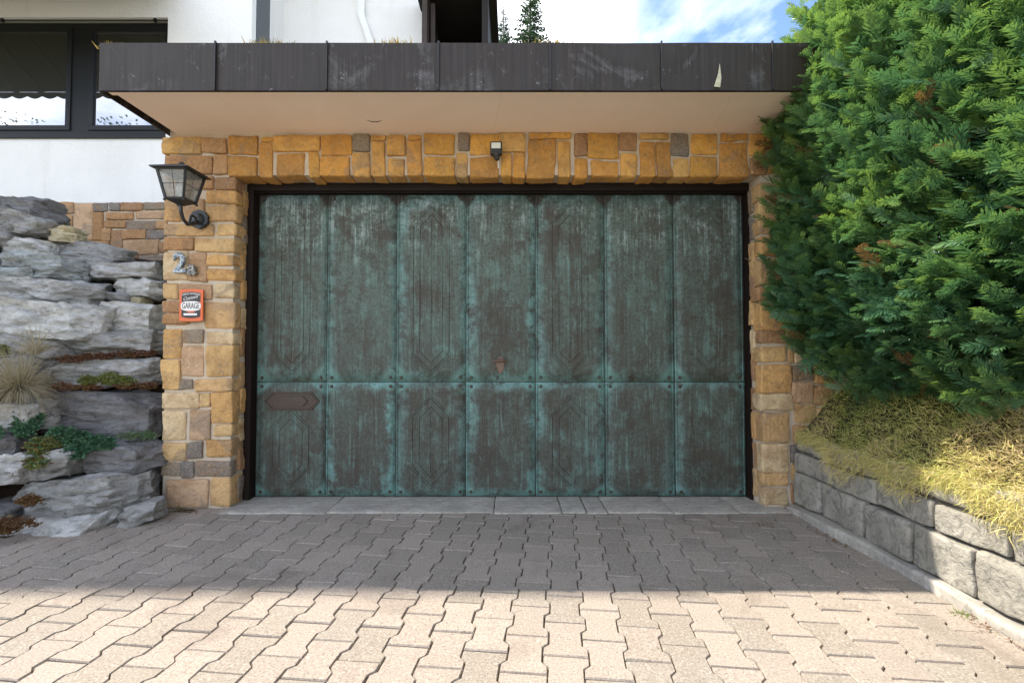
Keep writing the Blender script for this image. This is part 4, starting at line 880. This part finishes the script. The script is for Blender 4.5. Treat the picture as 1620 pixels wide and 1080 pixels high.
# side shoots curtain over the wall edge
n2 = 14000; ys2 = -rng.random(n2)*3.2-0.06
fr = np.array([noise.noise(Vector((y*3.1, 2, 9))) for y in ys2]); hang = np.clip(0.5+fr*1.6-0.5*np.clip((ys2+0.75)/0.6, 0, 1), 0, 1)
P2 = np.stack([XW+0.03-rng.random(n2)*0.11*hang, ys2, 0.50+0.02*rng.normal(size=n2)-rng.random(n2)**1.3*(0.02+0.17*hang)], 1)
D2 = np.stack([-0.9+rng.normal(size=n2)*0.5, rng.normal(size=n2)*0.6-0.2, 0.25+rng.normal(size=n2)*0.4], 1)
B = strands(P2, D2, 0.022+rng.random(n2)**1.5*0.05, 0.0007+rng.random(n2)**2*0.0015, np.clip(0.70+0.3*fr+rng.normal(size=n2)*0.17, 0, 1), 0.8+rng.random(n2)*1.0, 3, rng.normal(size=(n2, 3))*0.8)
V = np.concatenate([A[0], B[0]]); Q = np.concatenate([A[1], B[1]+len(A[0])]); T = np.concatenate([A[2], B[2]])
o = link('heath_cover', np_mesh('heath', V, Q, {'tint': T}), MT['heath']); tag(o, 'yellow green heath spilling over the low block wall', 'heath', kind='stuff')

# ================================================================== HEDGE
def hedge_x(y, z):
    x = 1.70
    x += 0.30*max(0, min(1, (1.35-z)/0.5))**1.3                  # tucked in towards the foot
    x += 0.55*max(0, (z-2.55)/1.2)**1.5                          # leans back at the top
    x += 0.10*max(0, (-y-0.3))*0.35
    return x+0.07*noise.noise(Vector((y*1.7, z*1.7, 2)))+0.035*noise.noise(Vector((y*4.5, z*4.5, 6)))
hedge = empty('conifer_hedge', (2.4, -1.7, 0.6)); tag(hedge, 'tall dense green cypress hedge above the heath bed', 'hedge'); HEO = Vector((2.4, -1.7, 0.6))
def spray_template():
    """a flat cypress spray: axis with paired branchlets, unit length along +x"""
    v, q, t = [], [], []
    def blade(p, ang, L, w, dz=0.0):
        ca, sa = math.cos(ang), math.sin(ang); i = len(v)
        v.extend([(p[0], p[1], p[2]), (p[0]+ca*L*.5-sa*w, p[1]+sa*L*.5+ca*w, p[2]+dz*.4), (p[0]+ca*L, p[1]+sa*L, p[2]+dz), (p[0]+ca*L*.5+sa*w, p[1]+sa*L*.5-ca*w, p[2]+dz*.4)])
        q.append((i, i+1, i+2, i+3)); t.extend([p[0]*.6, p[0]*.6+.2, min(1, p[0]*.6+.45), p[0]*.6+.2])
    blade((0, 0, 0), 0, 1.0, 0.028, -0.12)
    for k in range(8):
        x = 0.08+0.108*k; L = 0.42*math.sin(math.pi*(0.20+0.66*(k+1)/9))*(1-0.22*k/8)
        for s in (-1, 1):
            a = s*R(44-2*k+(7 if (k*s) % 3 == 0 else -4)); blade((x+0.02*s, 0, -0.12*x*x), a, L*(1.12 if (k+s) % 2 else .86), 0.034, -0.07)
    return np.array(v, float), np.array(q), np.array(t, float)
TV, TQ, TT = spray_template()
def sprays(P0, DX, NZ_, S, tint):
    DX = DX/np.linalg.norm(DX, axis=1, keepdims=True); YA_ = np.cross(NZ_, DX); YA_ /= np.linalg.norm(YA_, axis=1, keepdims=True); ZA = np.cross(DX, YA_)
    n = len(P0)
    V = P0[:, None, :]+S[:, None, None]*(TV[None, :, 0:1]*DX[:, None, :]+TV[None, :, 1:2]*YA_[:, None, :]+TV[None, :, 2:3]*ZA[:, None, :])
    Q = (TQ[None]+(np.arange(n)*len(TV))[:, None, None]).reshape(-1, 4)
    T = np.clip(tint[:, None]+(TT[None]-0.4)*0.28, 0, 1).ravel()
    return V.reshape(-1, 3), Q, T
plumes = []
hr = random.Random(21)
for k in range(3000):
    y = -0.16-hr.random()**1.0*2.9; z = 0.86+hr.random()*2.75
    if y < -2.2 and hr.random() < .35: continue
    x = hedge_x(y, z)
    low = 0.80+0.05*noise.noise(Vector((y*4, 0, 0)))
    if z < low: continue
    plumes.append((x+hr.random()**1.4*0.22, y, z, 0))
for k in range(220):                          # end face next to the garage and crown
    z = 1.0+hr.random()*2.6; x = hedge_x(-.2, z)+hr.random()*0.8
    plumes.append((x, -0.14, z, 1))
PP, DD, NN, SS, TT_, DEAD = [], [], [], [], [], []
for (x, y, z, kind) in plumes:
    dead = hr.random() < .03
    hue = 0.30+0.20*noise.noise(Vector((y*2, z*2, 11)))+hr.gauss(0, .09)+0.06*max(0, z-1.3)  # tint rises with height, painting more sun into the upper hedge
    d = Vector((-0.72+hr.gauss(0, .28), -0.22+hr.gauss(0, .40), 0.50+hr.gauss(0, .30)))
    if kind: d = Vector((-0.5+hr.gauss(0, .3), 0.1+hr.gauss(0, .25), 0.5+hr.gauss(0, .25)))
    d.normalize(); Lp = hr.uniform(0.17, 0.30)
    side = d.cross(Vector((hr.gauss(0, .35), hr.gauss(0, .35), 1))).normalized(); nrm = side.cross(d)
    start = Vector((x, y, z))-d*Lp*0.75
    m_ = 13
    for s in range(m_):
        t = s/(m_-1); p = start+d*Lp*t+nrm*(-0.03*t*t)
        a = (1 if s % 2 else -1)*(1-t*.75)*R(46)+hr.gauss(0, .28)
        dd = d*math.cos(a)+side*math.sin(a)+Vector((0, 0, hr.gauss(-.02, .14)))
        nn = nrm+side*hr.gauss(0, .75)+d*hr.gauss(0, .35)
        PP.append(p); DD.append(dd); NN.append(nn); DEAD.append(dead and hr.random() < .8); SS.append(hr.uniform(.055, .115)*(1.25 if hr.random() < .15 else 1)); TT_.append(hue+0.12*(t-.5)+hr.gauss(0, .05))
V, Q, T = sprays(np.array(PP), np.array(DD), np.array(NN), np.array(SS), np.clip(np.array(TT_), .18, 1)); T = np.where(np.repeat(np.array(DEAD), len(TV)), 0.0, np.clip(T, .07, 1))
link('foliage', np_mesh('hedge_foliage', V-np.array(HEO), Q, {'tint': T}), MT['hedge'], hedge)
# inner brushwood: brown twigs and inner sprays keep the core closed
for (ty, tx) in ((-0.45, 2.25), (-1.02, 2.28), (-1.62, 2.32), (-2.25, 2.36)):
    bm = bmesh.new(); z0 = bed_z(tx, ty)-.05
    tube(bm, [(tx, ty, z0), (tx+.02, ty+.02, z0+.4), (tx-.01, ty+.01, 1.9), (tx+.02, ty, 3.2)], [.038, .032, .024, .008], 8)
    tube(bm, [(tx-.03, ty-.05, z0), (tx-.10, ty-.10, z0+.45), (tx-.22, ty-.12, 1.6)], [.018, .015, .006], 6)
    for q in range(26):
        zz = .95+q*.1; an = hr.uniform(0, 6.28); e = Vector((tx-.40*abs(math.cos(an)), ty+.34*math.sin(an), zz+.18)); tube(bm, [(tx, ty, zz), (tx*.5+e.x*.5, ty*.5+e.y*.5, zz+.06), e], [.008, .006, .003], 5)
    link('trunk', bm_mesh(bm), MT['bark'], hedge, -HEO)
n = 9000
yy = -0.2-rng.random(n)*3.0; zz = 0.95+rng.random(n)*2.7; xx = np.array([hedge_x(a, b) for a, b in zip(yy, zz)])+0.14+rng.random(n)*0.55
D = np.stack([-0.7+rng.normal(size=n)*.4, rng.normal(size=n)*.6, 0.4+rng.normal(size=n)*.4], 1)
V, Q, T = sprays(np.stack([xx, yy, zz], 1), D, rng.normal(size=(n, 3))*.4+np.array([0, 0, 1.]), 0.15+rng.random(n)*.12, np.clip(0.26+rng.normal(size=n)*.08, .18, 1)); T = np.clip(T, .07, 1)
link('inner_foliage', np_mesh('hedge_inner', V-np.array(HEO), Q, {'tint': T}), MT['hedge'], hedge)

# ================================================================== ROCKERY (left)
ROCKY = (-0.42, 1.62)                         # front foot .. back top (world Y)
def slope_at(px, py):
    """the point of the rockery slope that the photo shows at (px,py): slope plane z = 1.30*(Y-Y0(x))"""
    u = (px-810)/FPX; v = (540-py)/FPX
    d = Vector((u, math.cos(PITCH)-v*math.sin(PITCH), math.sin(PITCH)+v*math.cos(PITCH)))
    # foot line runs towards the camera further left: Y0 = -0.30 + 0.50*(x+2.2)
    n = Vector((-0.48*1.30*-1*-1, -0.0, 0))
    k = 1.30
    # z = k*(Y - (-0.30+0.48*(x+2.2)))
    num = k*(CAM.y+0.30-0.48*(CAM.x+2.2))-CAM.z; den_ = d.z-k*(d.y-0.48*d.x)
    return CAM+d*(num/den_)
bank_n = 34; bm = bmesh.new(); g = []
for i in range(bank_n+1):
    row = []
    for j in range(bank_n+1):
        x = -7.0+4.66*i/bank_n; t = j/bank_n; y0 = -0.30+0.48*(x+2.2)+0.32; y = y0+(1.88-y0)*t
        z = min(1.30*(y-y0), at(200, 425, 1.85).z)-0.06; z += 0.05*noise.noise(Vector((x*4, y*4, 0)))+0.025*noise.noise(Vector((x*11, y*11, 3)))
        row.append(bm.verts.new((x, y, z)))
    g.append(row)
for i in range(bank_n):
    for j in range(bank_n): bm.faces.new((g[i][j], g[i+1][j], g[i+1][j+1], g[i][j+1]))
tag(link('rockery_bank', bm_mesh(bm, smooth=True), MT['soil']), kind='structure')
rock = empty('boulder_wall', (-2.9, 0.3, 0)); tag(rock, 'dry stacked wall of grey layered boulders left of the garage pier', 'boulder wall'); KO = Vector((-2.9, 0.3, 0))
W1, W2, W3, WD, WB, WL = (0.92, 0.91, 0.91), (0.70, 0.69, 0.68), (1.08, 1.07, 1.05), (0.42, 0.41, 0.42), (0.76, 0.82, 0.85), (1.2, 1.05, 0.72)
boulders = [(-10,312,92,356,WD,.06),(-8,340,90,376,W2,.10),(86,360,130,386,WL,.05),(-10,360,29,398,W2,.0),(14,381,106,412,W3,.10),(98,384,206,424,W2,.20),(-10,402,18,428,WD,0),(12,406,136,446,WB,.06),(-10,424,60,446,WB,0),(134,416,262,446,W1,-.03),
    (-12,442,182,486,W1,.02),(181,437,263,475,W3,.0),(178,464,214,482,W2,.1),(212,470,232,482,WL,0),(-12,480,182,542,W3,.04),(164,477,264,533,W3,.06),(100,522,264,566,W2,.0),(-12,534,112,568,W2,.05),(86,566,264,612,W1,-.04),(-12,562,92,606,W2,0),
    (76,615,264,694,WD,.02),(-12,634,82,684,W1,.0),(-12,712,58,762,W3,-.06),(50,708,138,756,W2,-.22),(134,697,257,746,WD,-.05),(38,746,258,810,W2,-.06),(-12,794,34,822,WD,.1),(-14,806,206,868,W3,-.10),(200,794,254,826,W2,-.12),(-12,684,40,716,WD,.1),
    (-150,330,-14,400,W2,.05),(-170,404,-12,470,W1,0),(-180,474,-14,560,W3,0),(-190,564,-14,640,W2,.04),(-200,646,-14,720,W1,0),(-210,726,-14,800,W2,-.05),(-240,806,-16,900,W3,-.1)]
def boulder_mesh(hx, hy, hz, seed, skew):
    """split schist block: a box chipped by random planes, with ledges along the bedding"""
    r_ = random.Random(seed); H = (hx, hy, hz)
    step_ = max(0.008, min(hx, hz)/9); cnt = [max(8, min(60, int(2*h/step_))) for h in H]
    planes = []
    for _ in range(20):
        nrm = Vector((r_.gauss(0, .75)/1.0, r_.gauss(0, .8)-.15, r_.gauss(0, .8))).normalized()
        sup = abs(nrm.x)*hx+abs(nrm.y)*hy+abs(nrm.z)*hz; planes.append((nrm, sup*r_.uniform(.66, .88)))
    off = Vector((seed*2.13, seed*.77, seed*1.31)); bm = bmesh.new(); cache = {}; beds = r_.uniform(14, 22); tilt = r_.uniform(-.12, .12)
    def vert(ix):
        if ix in cache: return cache[ix]
        v = Vector([-H[a]+2*H[a]*ix[a]/cnt[a] for a in range(3)])
        for nrm, dd in planes:
            e = v.dot(nrm)-dd
            if e > 0: v -= nrm*e
        n = v+off
        s_ = (n.z+tilt*n.x)*beds+1.1*noise.noise(Vector((n.x*2.5, n.y*2.5, n.z*3))); st = s_-math.floor(s_)
        led = (min(1, st*1.6)-.5)*0.022*min(1, hz/.09)*(0.5+noise.noise(Vector((n.x*3, n.y*3, math.floor(s_)*3.7))))
        nn = fbm(Vector((n.x*6, n.y*6, n.z*13)), 5)*0.026*min(1, hz/.08)
        nn -= abs(noise.noise(Vector((n.x*7+n.z*4, n.y*7, n.z*16+n.x*3))))*0.045*min(1, hz/.08); nn -= max(0, .25-abs(noise.noise(Vector((n.x*3.3, n.y*3.3, n.z*9+9)))))*0.05*min(1, hz/.08)
        dv = Vector((v.x/hx*.6, v.y/hy, v.z/hz*.5))
        if dv.length > 0: v += dv.normalized()*(led+nn)
        v.z += skew*v.x; cache[ix] = bm.verts.new(v); return cache[ix]
    for a in range(3):
        b, c = (a+1) % 3, (a+2) % 3
        for sd in (0, cnt[a]):
            for i in range(cnt[b]):
                for j in range(cnt[c]):
                    qd = []
                    for (ii, jj) in ((i,j),(i+1,j),(i+1,j+1),(i,j+1)):
                        t = [0,0,0]; t[a] = sd; t[b] = ii; t[c] = jj; qd.append(vert(tuple(t)))
                    bm.faces.new(qd)
    me = bm_mesh(bm, 'boulder', True); me.set_sharp_from_angle(angle=R(38)); return me
for k, (x0, y0, x1, y1, col, sk) in enumerate(boulders):
    cx, cy = (x0+x1)/2, (y0+y1)/2; c = slope_at(cx, cy)
    c = at(cx, cy, min(c.y, 1.50)); dist = c.y-CAM.y
    hx, hz = (x1-x0)/2/FPX*dist*1.0, (y1-y0)/2/FPX*dist*0.99; hy = max(0.12, min(0.24, hx*0.6))
    cc = at(cx, cy, c.y+hy*0.7+((k*29) % 7-3)*0.016)
    o = link('boulder', boulder_mesh(hx, hy, hz, 500+k, -sk), MT['schist'], rock, cc-KO); o.color = (*col, 1); o.rotation_euler = (R(-5+(k*37 % 11)), 0, R(((k*53) % 11)-5)+0.10)

# plants on the rockery
def patch(name, label, spots, count, leaf_l, tint0, tint1, cat='stonecrop', mat='sedum'):
    pts = []
    for (px, py, rx, ry) in spots:
        for _ in range(count//len(spots)):
            r = math.sqrt(random.random()); a = random.uniform(0, 6.283); pts.append((px+rx*r*math.cos(a), py+ry*r*math.sin(a)))
    W_ = []
    for (px, py) in pts:
        p = slope_at(px, py); W_.append(p+Vector((random.gauss(0, .008), -0.035-abs(random.gauss(0, .012)), random.gauss(0, .006)+.012)))
    c = sum(W_, Vector())/len(W_); n = len(W_)
    per = 7; V, Q, T = [], [], []
    for p in W_:
        tt = random.uniform(tint0, tint1)
        for q in range(per):
            a = random.uniform(0, 6.283); up = random.uniform(.2, 1.1); d = Vector((math.cos(a), math.sin(a)-.3, up)).normalized(); s = d.cross(Vector((random.gauss(0,1), random.gauss(0,1), .3))).normalized(); L = leaf_l*random.uniform(.6, 1.2); i = len(V)
            b = p-c; V += [b, b+d*L*.55+s*L*.26, b+d*L, b+d*L*.55-s*L*.26]; Q.append((i, i+1, i+2, i+3)); T += [tt]*4
    o = link(name, np_mesh(name, np.array([tuple(x) for x in V]), np.array(Q), {'tint': np.array(T)}), MT[mat], None, c); tag(o, label, cat); return o
patch('stonecrop', 'blue green stonecrop clump left of the big dark boulder', [(58,662,22,22),(50,680,16,12)], 420, .024, .0, .34)
patch('stonecrop', 'blue green stonecrop trailing below the big dark boulder', [(110,690,22,12),(140,700,26,14),(168,702,24,11),(130,716,14,10)], 620, .024, .0, .34)
patch('stonecrop', 'olive brown stonecrop under the trailing blue green stonecrop', [(72,706,18,12),(70,728,22,16),(95,700,14,9)], 480, .017, .36, .78)
patch('stonecrop', 'red brown stonecrop strip in the joint under the long pale boulder', [(120,572,24,5),(160,567,26,5),(205,563,28,5),(240,561,16,4)], 640, .014, .74, 1.0)
patch('stonecrop', 'yellow green stonecrop cushion on top of the big dark boulder', [(150,605,16,7),(180,602,20,9),(205,606,18,6)], 460, .018, .44, .66)
patch('stonecrop', 'red stonecrop fringe along the top of the big dark boulder', [(110,614,18,5),(150,615,20,4),(215,613,26,4),(244,612,12,4)], 520, .014, .72, 1.0)
patch('stonecrop', 'small yellow green stonecrop behind the dry grass tuft', [(10,558,16,8)], 130, .018, .44, .62)
patch('stonecrop', 'green stonecrop tuft at the frame edge above the lowest pale boulder', [(5,690,10,12)], 120, .022, .1, .45)
patch('moss', 'dark green moss in the joint above the lower rounded boulder', [(215,690,20,5),(243,690,14,6)], 260, .010, .28, .5, 'moss')
patch('leaf_litter', 'brown dry litter lying between the lowest boulders', [(40,826,34,8),(25,836,20,5),(60,792,20,8)], 420, .016, .74, .86, 'litter')
def tuft(name, label, px, py, n, L0, L1, tint=(0.2, 1.0), spread=1.0, base=None, mat='straw', cat='grass'):
    c = base or (slope_at(px, py)+Vector((0, -.10, 0)))
    a = rng.random(n)*6.283; e = rng.random(n)**.7; r = rng.random(n)*.035*spread
    P_ = np.stack([np.cos(a)*r, np.sin(a)*r, np.zeros(n)], 1); D = np.stack([np.cos(a)*e*spread, np.sin(a)*e*spread-.10, 1.05-e*.45], 1)
    V, Q, T = strands(P_, D, L0+rng.random(n)*(L1-L0), .0010+rng.random(n)*.0009, tint[0]+rng.random(n)*(tint[1]-tint[0]), .5+e*1.9, 6)
    o = link(name, np_mesh(name, V, Q, {'tint': T}), MT[mat], None, c); tag(o, label, cat); return o
tuft('grass_tuft', 'large dry straw coloured grass tuft on the boulder wall', 55, 618, 1500, .16, .34, (0.15, 1.0), 1.15)
tuft('grass_tuft', 'thin upright dry grass behind the large straw tuft', 80, 560, 220, .14, .26, (0.4, 1.0), .55)
q = at(272, 804, -.08); tuft('weed', 'tiny green weed at the foot of the stone pier', 0, 0, 60, .03, .07, (0.0, .4), 1.3, Vector((q.x, -.06, 0.0)), cat='weed')
q = Vector((1.80, -1.27, .0)); patch2 = tuft('weed', 'tiny green weed at the foot of the block wall', 0, 0, 70, .015, .035, (0.0, .25), 1.2, q, mat='heath', cat='weed')
def litter(name, label, cx, cy, sx_, sy_, n, size):
    V, Q, T = [], [], []
    for _ in range(n):
        p = Vector((random.gauss(0, sx_), random.gauss(0, sy_), random.uniform(.004, .010))); a = random.uniform(0, 6.28); L = size*random.uniform(.4, 1.3); d = Vector((math.cos(a), math.sin(a), random.uniform(-.2, .5)))*L; q_ = Vector((-math.sin(a), math.cos(a), random.uniform(-.4, .4)))*L*.4; i = len(V)
        V += [tuple(p-d), tuple(p+q_), tuple(p+d), tuple(p-q_)]; Q.append((i, i+1, i+2, i+3)); T += [random.uniform(.70, .95)]*4
    o = link(name, np_mesh(name, np.array(V), np.array(Q), {'tint': np.array(T)}), MT['sedum'], None, (cx, cy, .002)); tag(o, label, 'litter')
litter('leaf_litter', 'brown crumbs of litter along the wall footing near the right pier', 1.79, -.55, .018, .10, 70, .008)
litter('leaf_litter', 'brown crumbs of litter by the footing beside the tiny weed', 1.79, -1.38, .018, .07, 60, .007)
litter('leaf_litter', 'few dark leaf bits on the pavers before the right pier', 1.55, -.32, .05, .03, 16, .012)
litter('leaf_litter', 'dry brown litter at the foot of the left stone pier', -2.22, -.08, .10, .015, 70, .009)
# stonecrop along the flat roof edge
for (px, lab) in ((176, 'small yellow stonecrop on the roof corner by the window'), (418, 'yellow stonecrop on the roof edge below the slate panel'), (625, 'orange stonecrop on the roof edge below the white downpipe'), (872, 'orange stonecrop on the roof edge before the spruce'), (455, 'tiny dark stonecrop sprouting from the roof edge')):
    c = at(px, 69, YF+.03); w_ = .03 if px in (176, 455) else .055
    n = 60 if w_ < .04 else 150; P_ = np.stack([rng.normal(size=n)*w_, rng.normal(size=n)*.008, np.zeros(n)], 1); D = np.stack([rng.normal(size=n)*.5, rng.normal(size=n)*.5, np.ones(n)], 1)
    V, Q, T = strands(P_, D, np.full(n, .025)+rng.random(n)*(.018 if w_ < .04 else .04), .003+rng.random(n)*.002, rng.random(n)*(0.3 if px == 455 else 1), np.zeros(n), 2)
    o = link('stonecrop', np_mesh('sc', V, Q, {'tint': T}), MT['roof_sedum'], None, (c.x, YF+.035, Z_TOP-.008)); tag(o, lab, 'stonecrop')
# loose twig of wire on the door frame, right
a = at(1184, 412, .12); bm = bmesh.new(); tube(bm, [(-.03, -.01, .02), (-.01, -.03, .0), (.03, -.01, -.01)], .002, 5); tube(bm, [(.02, -.02, .03), (.0, -.035, .005), (-.01, -.02, -.02)], .002, 5)
o = link('wire_hook', bm_mesh(bm), MT['handle'], None, (XR1-.012, .14, a.z)); tag(o, 'bent bit of wire sticking out beside the right door frame', 'wire')

# ================================================================== TREES
def spruce(label, px, Y, ztop, wid):
    b = at(px, 60, Y); root = empty('spruce_tree', (b.x, Y, -0.09)); tag(root, label, 'tree', 'spruces behind the garage')
    H = ztop+0.09; bm = bmesh.new(); tube(bm, [(0, 0, 0), (0, 0, H*.5), (0, 0, H)], [.20, .11, .012], 8); link('trunk', bm_mesh(bm), MT['bark'], root)
    V, Q, T = [], [], []; rr = random.Random(int(px)); z = H*.12
    while z < H-.05:
        f = (H-z); Lb = min(f*wid+.06, H*wid*.62)
        for k in range(13):
            a = rr.uniform(0, 6.283); L = Lb*rr.uniform(.55, 1.15); d = Vector((math.cos(a), math.sin(a), rr.uniform(-.25, .22))); s = Vector((-math.sin(a), math.cos(a), 0))
            p = Vector((0, 0, z+rr.uniform(-.06, .06))); nseg = max(3, int(L/.09)) if f < 4 else 5; tt = rr.random()
            for q in range(nseg):
                u = (q+1)/nseg; c = p+d*L*u; w = (L/nseg)*.9
                for sg in (-1, 1):
                    e = c+(s*sg*.75+d*.6)*w*(1.5-u*.6)+Vector((0, 0, -.25*w)); i = len(V); nn = Vector((0, 0, .24*w))+d*.2*w
                    V += [tuple(c-d*w*.5), tuple(c*.5+e*.5+nn), tuple(e), tuple(c*.5+e*.5-nn)]; Q.append((i, i+1, i+2, i+3)); T += [tt]*4
        z += .11 if f < 4 else .34
    link('crown', np_mesh('spruce_crown', np.array(V), np.array(Q), {'tint': np.array(T)}), MT['spruce'], root)
q = at(797, 10, 13.0); spruce('thin young spruce with sparse top beside the timber porch', 797, 13.0, q.z, .19)
q = at(839, -45, 10.5); spruce('taller dense spruce behind the flat roof', 839, 10.5, q.z, .20)
def broadleaf(label, x, y, H, seed):
    rr = random.Random(seed); root = empty('broadleaf_tree', (x, y, -.09)); tag(root, label, 'tree', 'trees across the drive mirrored in the window')
    bm = bmesh.new(); tube(bm, [(0,0,0), (.1,0,H*.35), (0,.1,H*.7), (0,0,H*.95)], [.28, .2, .12, .03], 8); tips = []
    for k in range(16):
        a = rr.uniform(0, 6.28); z = H*rr.uniform(.4, .9); r = H*.17*rr.uniform(.6, 1.1)*(1.15-z/H*.75); e = Vector((math.cos(a)*r, math.sin(a)*r, z+H*.08)); tube(bm, [(0,0,z-.3), e*.5+Vector((0,0,z*.5)), e], [.07, .045, .015], 5); tips.append(e)
    tips.append(Vector((0,0,H*.97))); link('trunk', bm_mesh(bm), MT['bark'], root)
    V, Q, T = [], [], []
    for e in tips:
        for _ in range(260):
            c = e+Vector((rr.gauss(0, .6), rr.gauss(0, .6), rr.gauss(0, .5))); d = Vector((rr.gauss(0,1), rr.gauss(0,1), rr.gauss(0,1))).normalized(); s = d.cross(Vector((.3,.2,1))).normalized(); i = len(V)
            V += [tuple(c-d*.10), tuple(c+s*.07), tuple(c+d*.10), tuple(c-s*.07)]; Q.append((i, i+1, i+2, i+3)); T += [rr.random()]*4
    link('crown', np_mesh('crown', np.array(V), np.array(Q), {'tint': np.array(T)}), MT['treeleaf'], root)
for k, (x, y, H) in enumerate(((-31.5, -22, 15.4), (-28.6, -22.6, 15.0), (-25.2, -21.5, 15.2))): broadleaf(('tallest leafy tree across the drive, mirrored beside the window edge', 'lowest leafy tree across the drive, mirrored next to the tallest one', 'leafy tree across the drive, mirrored in the sash beside the flat roof')[k], x, y, H, 60+k)
